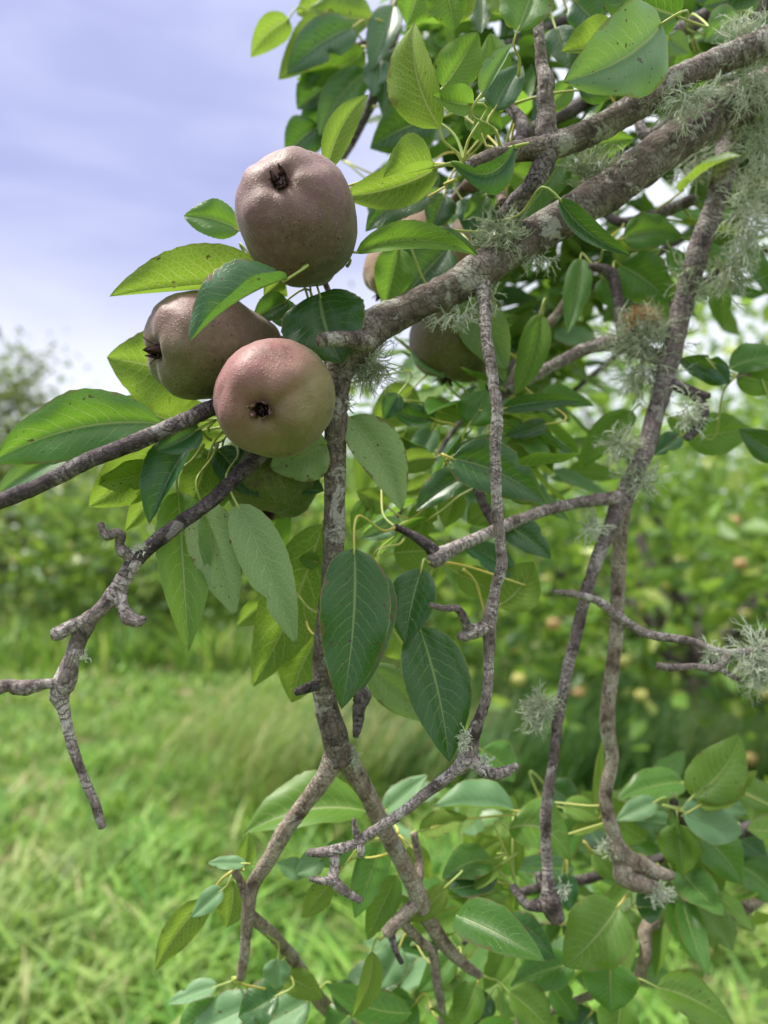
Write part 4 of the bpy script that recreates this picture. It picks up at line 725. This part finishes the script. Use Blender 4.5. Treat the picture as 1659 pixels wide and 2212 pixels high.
def pear(cx, cy, d, rpx, axis, label, mat, stem_to=None, neck=1.0, dents=(), seed=0.0, sepals='dark', fat=0.0):
    """axis: (right, up, towards the camera) direction in which the eye points"""
    c0 = P(cx, cy, d); Rr = rpx * d / FPX
    TW = (CAM - c0).normalized(); RG = UPV.cross(TW).normalized(); UP_ = TW.cross(RG)
    ax = (RG * axis[0] + UP_ * axis[1] + TW * axis[2]).normalized()
    root = empty('pear', c0); tag(root, label, 'pear', 'pears on the pear tree'); q = ax.to_track_quat('Z', 'Y'); mw = q.to_matrix()
    pp = catmull([(V((r, 0, z if z > 0 else z * neck)), .1) for z, r in PROF], .055); sides = 48; vs, fs = [], []
    for k_, (v, _) in enumerate(pp):
        r, z = max(v.x, 0), v.z
        if z < -.3: r *= 1 + fat * min(1, (-z - .3) / .8)
        for k in range(sides):
            an = 6.28318 * k / sides; dv = V((math.cos(an) * r, math.sin(an) * r, z)); u = dv.normalized()
            lump = 1 + .06 * noise.noise(u * 1.4 + V((seed, 0, 0))) + .026 * noise.noise(u * 3.2 + V((0, seed, 0))) + .006 * noise.noise(u * 9 + V((0, seed, 0)))
            if z > .75: lump += .022 * math.sin(5 * an + seed) * (r / .5)
            w = mw @ (dv * lump * Rr)
            for (ox, oy, ln, wd, dep, ang) in dents:      # dents given in fractions of the radius as seen from the front
                X, Y, Zt = w.dot(RG) / Rr - ox, w.dot(UP_) / Rr - oy, w.dot(TW) / Rr
                if Zt > .2:
                    e1 = X * math.cos(ang) + Y * math.sin(ang); e2 = -X * math.sin(ang) + Y * math.cos(ang)
                    w = w * (1 - dep * math.exp(-(e1 / ln) ** 2 - (e2 / wd) ** 2))
            vs.append(w)
    n = len(pp)
    for i in range(n - 1):
        for k in range(sides): fs.append((i * sides + k, (i + 1) * sides + k, (i + 1) * sides + (k + 1) % sides, i * sides + (k + 1) % sides))
    inv = q.inverted()
    o = mesh_obj('skin', [inv @ v for v in vs], fs, mat, None, V((0, 0, 0))); o.parent = root; o.rotation_mode = 'QUATERNION'; o.rotation_quaternion = q
    # eye: dark hollow, dried sepals, stamens
    rng = random.Random(int(seed * 100)); cv, cf = [], []
    for k in range(12):
        a1 = 6.283 * k / 12; cv.append(V((math.cos(a1) * .125 * Rr, math.sin(a1) * .125 * Rr, .925 * Rr)))
    cv.append(V((0, 0, .885 * Rr)))
    for k in range(12): cf.append((k, (k + 1) % 12, 12))
    e = mesh_obj('calyx', cv, cf, EYE, None, V((0, 0, 0))); e.parent = root; e.rotation_mode = 'QUATERNION'; e.rotation_quaternion = q
    for k in range(5):
        a1 = 6.283 * (k + rng.uniform(-.2, .2)) / 5; dr = V((math.cos(a1), math.sin(a1), 0)); tv = V((-dr.y, dr.x, 0)); sv, sf = [], []
        lean = rng.uniform(-.06, .16)
        for t, wd in ((0, .085), (.35, .08), (.7, .05), (1, .008)):
            b = dr * (.115 + lean * t * t) * Rr + V((0, 0, (.91 + .25 * t) * Rr)) + tv * rng.uniform(-.02, .02) * Rr
            for sgn, th in ((-1, 0), (1, 0), (0, .02)): sv.append(b + tv * wd * sgn * Rr + dr * th * Rr)
        for i in range(3):
            for x, y in ((0, 1), (1, 2), (2, 0)): sf.append((i * 3 + x, i * 3 + y, i * 3 + 3 + y, i * 3 + 3 + x))
        so = mesh_obj('sepal', sv, sf, SEP if sepals == 'dark' else SEPP, None, V((0, 0, 0))); so.parent = e
    for k in range(9):
        a1 = rng.uniform(0, 6.28); r1 = rng.uniform(.02, .08) * Rr; b = V((math.cos(a1) * r1, math.sin(a1) * r1, .90 * Rr)); tp = b + V((rng.gauss(0, .03), rng.gauss(0, .03), rng.uniform(.06, .13))) * Rr
        sv, sf, _, _ = tube_geo([(b, .0004), (b.lerp(tp, .5), .0004), (tp, .0005)], 4, .003)
        so = mesh_obj('stamen', sv, sf, SEP, None, V((0, 0, 0))); so.parent = e
    # stalk
    s0 = c0 - ax * (1.66 * neck * Rr)
    if stem_to:
        E = P(*stem_to[:3]); m = s0 - ax * (E - s0).length * .35
        sv, sf, su, _ = tube_geo([(s0, stem_to[3] * d / FPX * .9), (m.lerp(E, .15), stem_to[3] * d / FPX * .8), (m.lerp(E, .6), stem_to[3] * d / FPX * .85), (E, stem_to[3] * d / FPX * 1.15)], 10, .003, .06)
        mesh_obj('stalk', sv, sf, STM, root, c0, su)
    return root
def wl(r_, u_, t_, axis):       # a camera-frame direction expressed in the pear's own axes
    ax = (RGT * axis[0] + UPV * axis[1] - FWD * axis[2]).normalized(); q = ax.to_track_quat('Z', 'Y').inverted()
    return tuple(q @ (RGT * r_ + UPV * u_ - FWD * t_).normalized())
A1 = (-.27, .56, .78); A2 = (-.88, -.13, .46); A3 = (-.25, -.20, .95)
pear(641, 472, .48, 126, A1, 'dusky rose brown pear, topmost of the cluster, its dark eye tilted to the sky', pear_mat('pear_skin_top', (.165, .083, .086), (.080, .086, .038), wl(-.35, .85, .25, A1), .25, .85), (735, 700, .53, 9), .98, (), 1.0)
pear(440, 748, .505, 115, A2, 'olive and brown pear lying sideways, its eye pointing left', pear_mat('pear_skin_left', (.185, .098, .090), (.115, .125, .034), wl(-.05, .95, .2, A2), -.02, .6), (690, 735, .535, 9), .88, (), 2.3)
pear(597, 860, .478, 126, A3, 'pinkish pear facing the viewer, lowest and nearest of the cluster, with a healed scar', pear_mat('pear_skin_front', (.30, .122, .124), (.185, .162, .056), wl(-.72, .66, .1, A3), -.10, .4), (735, 790, .53, 9), .9, ((.36, .17, .26, .08, .085, .62), (.16, .02, .2, .12, .04, .6)), 3.7, 'pink')
A4 = (-.1, -.9, .3)
pear(588, 1012, .555, 104, A4, 'dull green pear half hidden below the pinkish pear', pear_mat('pear_skin_under', (.11, .14, .025), (.075, .13, .014), wl(-.3, .7, .3, A4), -.1, .5), (650, 880, .555, 8), .8, (), 4.1)
A5 = (-.22, -.95, .2)
pear(982, 722, .64, 97, A5, 'brown and green pear hanging behind the thick limb', pear_mat('pear_skin_right', (.15, .10, .07), (.12, .125, .035), wl(-.8, .3, .4, A5), -.1, .5), (1010, 560, .63, 7), .9, (), 5.2)
A6 = (-.60, -.75, .12)
pear(870, 578, .63, 79, A6, 'buff pear with a thick stalk among leaves above the limb', pear_mat('pear_skin_high', (.27, .165, .10), (.28, .215, .09), wl(-.3, .8, .3, A6), .1, .5), (1018, 398, .53, 13), .95, (), 6.4, 'dark', .55)
A7 = (-.25, -.9, .1)
pear(1012, 538, .72, 56, A7, 'small brown pear glimpsed between leaves right of the thick stalk', pear_mat('pear_skin_back', (.25, .155, .095), (.25, .19, .085), wl(-.3, .8, .3, A7), .1, .5), (1085, 440, .56, 8), .9, (), 7.7)
# ------------------------------------------------------------------ lichen
def lichen_mat(name, a, b):
    m, g, p, o = newmat(name); ob = g.n('ShaderNodeTexCoord').outputs['Object']
    g.put(p.inputs['Base Color'], g.mix(g.ss(g.noise(ob, 90, 3), .35, .65), a, b)); p.inputs['Roughness'].default_value = .9; p.inputs['Specular IOR Level'].default_value = .1
    return m
LIC = lichen_mat('lichen_green_grey', (.34, .38, .27), (.54, .58, .43)); LIP = lichen_mat('lichen_pale', (.44, .49, .37), (.63, .66, .53)); LIO = lichen_mat('lichen_rusty', (.42, .20, .09), (.50, .36, .22))
def strand(vs, fs, p, d, L, r, rng, depth, curl):
    segs = 4; k0 = len(vs); q = p.copy(); dd = d.copy(); ref = V((rng.gauss(0, 1), rng.gauss(0, 1), rng.gauss(0, 1)))
    cv = V((rng.gauss(0, 1), rng.gauss(0, 1), rng.gauss(0, 1))) * curl
    kids = []
    for i in range(segs + 1):
        n = dd.cross(ref).normalized(); b = dd.cross(n); rr = r * (1 - .7 * i / segs)
        for k in range(3): vs.append(q + (n * math.cos(k * 2.094) + b * math.sin(k * 2.094)) * rr)
        if i in (1, 2, 3) and depth > 0 and rng.random() < .85: kids.append((q.copy(), dd.copy(), rr, i))
        q = q + dd * (L / segs); dd = (dd + cv * .35 + V((rng.gauss(0, .16), rng.gauss(0, .16), rng.gauss(0, .16)))).normalized()
    for i in range(segs):
        for k in range(3): fs.append((k0 + i * 3 + k, k0 + i * 3 + (k + 1) % 3, k0 + i * 3 + 3 + (k + 1) % 3, k0 + i * 3 + 3 + k))
    for (kq, kd_, kr, i) in kids:
        s = V((rng.gauss(0, 1), rng.gauss(0, 1), rng.gauss(0, 1))); s = (s - kd_ * s.dot(kd_)).normalized()
        strand(vs, fs, kq, (kd_ + s * rng.uniform(.5, 1.0)).normalized(), L * rng.uniform(.35, .6), kr * .9, rng, depth - 1, curl)
def lichen(x, y, d, sx, sy, n, Lpx, label, mat=None, grav=0.0, up=0.0, depth=2, seed=1, thick=1.0):
    """tuft spread over sx by sy (grid px) around a spot on a branch; strands Lpx long"""
    rng = random.Random(seed); c0 = P(x, y, d); vs, fs = [], []; sc = d / FPX; n = int(n * 1.5); Lpx *= 1.12
    for k in range(n):
        ox, oy = rng.gauss(0, .42) * sx, rng.gauss(0, .42) * sy
        p = c0 + RGT * ox * sc - UPV * oy * sc - FWD * (rng.gauss(0, .25) * min(sx, sy) * sc)
        dv = (RGT * (ox / max(sx, 1)) * 1.3 - UPV * (oy / max(sy, 1)) * 1.3 + V((rng.gauss(0, .6), rng.gauss(-.35, .6), rng.gauss(up - grav, .6)))).normalized()
        strand(vs, fs, p, dv, Lpx * sc * rng.uniform(.45, 1.15), .00058 * thick * rng.uniform(.7, 1.3), rng, depth, .5)
    o = mesh_obj('lichen_tuft', vs, fs, mat or LIC, None, c0, smooth=False); tag(o, label, 'lichen', 'lichen tufts on the pear branches'); return o
for i, a in enumerate([
 (1635, 95, .555, 70, 40, 90, 50, 'bushy pale lichen on top of the upper limb at the right edge', LIP, 0, .5),
 (1610, 180, .56, 75, 45, 95, 56, 'large shaggy lichen mass hanging between the two limbs at the right edge', LIP, .4, 0),
 (1480, 215, .535, 45, 40, 60, 55, 'pale branching lichen drooping from the upper limb onto the thick limb', LIP, .5, 0),
 (1400, 205, .53, 30, 20, 16, 38, 'wispy lichen strands around the dark bud on the upper limb', LIC, .2, 0),
 (1642, 300, .585, 32, 52, 65, 50, 'dense green grey lichen where the drooping branch leaves the limb', LIP, .4, 0),
 (1495, 345, .65, 50, 40, 60, 52, 'green grey lichen hanging under the thick limb beside the drooping branch', LIC, .5, 0),
 (1612, 475, .60, 32, 72, 80, 50, 'long beard of lichen on the right side of the drooping branch', LIP, .4, 0),
 (1500, 600, .625, 40, 60, 40, 40, 'thin lichen fringe along the middle of the drooping branch', LIC, .2, 0),
 (1290, 385, .56, 55, 22, 100, 60, 'cushion of lichen on the upper edge of the thick limb', LIC, 0, .7),
 (1085, 510, .535, 40, 34, 110, 42, 'rounded lichen cushion on the limb below the dark spur', LIC, 0, .3),
 (1160, 560, .545, 40, 14, 30, 30, 'short lichen fringe under the limb right of the hanging twig', LIC, .6, 0),
 (985, 680, .53, 55, 10, 42, 34, 'pale ruffled lichen fringe on the underside of the limb', LIP, .6, 0),
 (1062, 640, .535, 14, 20, 16, 26, 'little lichen wisps at the base of the hanging twig', LIC, .3, 0),
 (795, 785, .525, 34, 26, 120, 50, 'spiky lichen tuft under the knuckle where the stem turns down', LIC, .5, 0),
 (752, 870, .52, 6, 16, 12, 24, 'tiny pale lichen sprig on the straight stem', LIP, .2, 0),
 (1395, 730, .635, 70, 28, 150, 55, 'nest like lichen on the side branch of the drooping branch', LIC, 0, .5),
 (1385, 800, .64, 50, 45, 80, 58, 'hanging lichen curtain beneath the side branch', LIC, .8, 0),
 (1490, 890, .61, 22, 40, 60, 28, 'pale lichen clump on the hooked dead spur', LIP, .4, 0),
 (1340, 965, .62, 26, 24, 60, 34, 'feathery lichen left of the lower drooping branch', LIC, .1, .1),
 (1385, 1035, .615, 40, 24, 60, 36, 'lichen collar round the bend of the drooping branch', LIC, .1, .2),
 (1280, 1140, .61, 18, 18, 40, 32, 'lichen sprig at the fork of the two long twigs', LIP, 0, .2),
 (1165, 1535, .60, 22, 26, 90, 34, 'fluffy lichen ball on the long thin twig', LIC, 0, 0),
 (1640, 1425, .57, 36, 36, 130, 52, 'big pale lichen ball on the crossing twig at the right edge', LIP, .1, 0),
 (1535, 1412, .578, 14, 18, 22, 28, 'small lichen wisps on the crossing twig', LIP, 0, 0),
 (1003, 1600, .505, 9, 18, 60, 13, 'crusty lichen tuft on the bend of the hanging twig', LIP, 0, .1),
 (1046, 1648, .505, 12, 14, 60, 13, 'lichen tuft beside the short spur of the hanging twig', LIP, .2, 0),
 (764, 1640, .542, 6, 18, 50, 14, 'lichen sprig on the right of the stem fork', LIC, 0, 0),
 (1216, 1925, .592, 8, 14, 40, 13, 'lichen sprig on the knobbly end of the long twig', LIP, 0, 0),
 (1315, 1830, .63, 20, 20, 50, 17, 'lichen on the elbow of the brown twig', LIC, 0, .2),
 (1425, 1930, .62, 26, 18, 90, 14, 'pale lichen coating the twisted spur end', LIP, 0, .1),
 (300, 1190, .466, 14, 7, 45, 14, 'small pale lichen tuft on the dark left twig', LIP, 0, .6),
 (1655, 250, .60, 50, 45, 70, 58, 'thick lichen beard behind the two limbs at the right edge', LIC, .4, 0),
 (1648, 400, .67, 36, 60, 90, 60, 'trailing lichen at the right edge beside the drooping branch', LIC, .5, 0),
 (1578, 580, .61, 26, 50, 70, 48, 'lichen beard tip hanging right of the drooping branch', LIC, .6, 0),
 (180, 1420, .458, 6, 4, 12, 12, 'tiny white lichen tip on the dead left twig', LIP, 0, 0)]):
    lichen(*a, seed=100 + i)
lichen(1385, 692, .63, 22, 10, 40, 34, 'rusty orange tangle on top of the nest like lichen', LIO, 0, .4, seed=190)
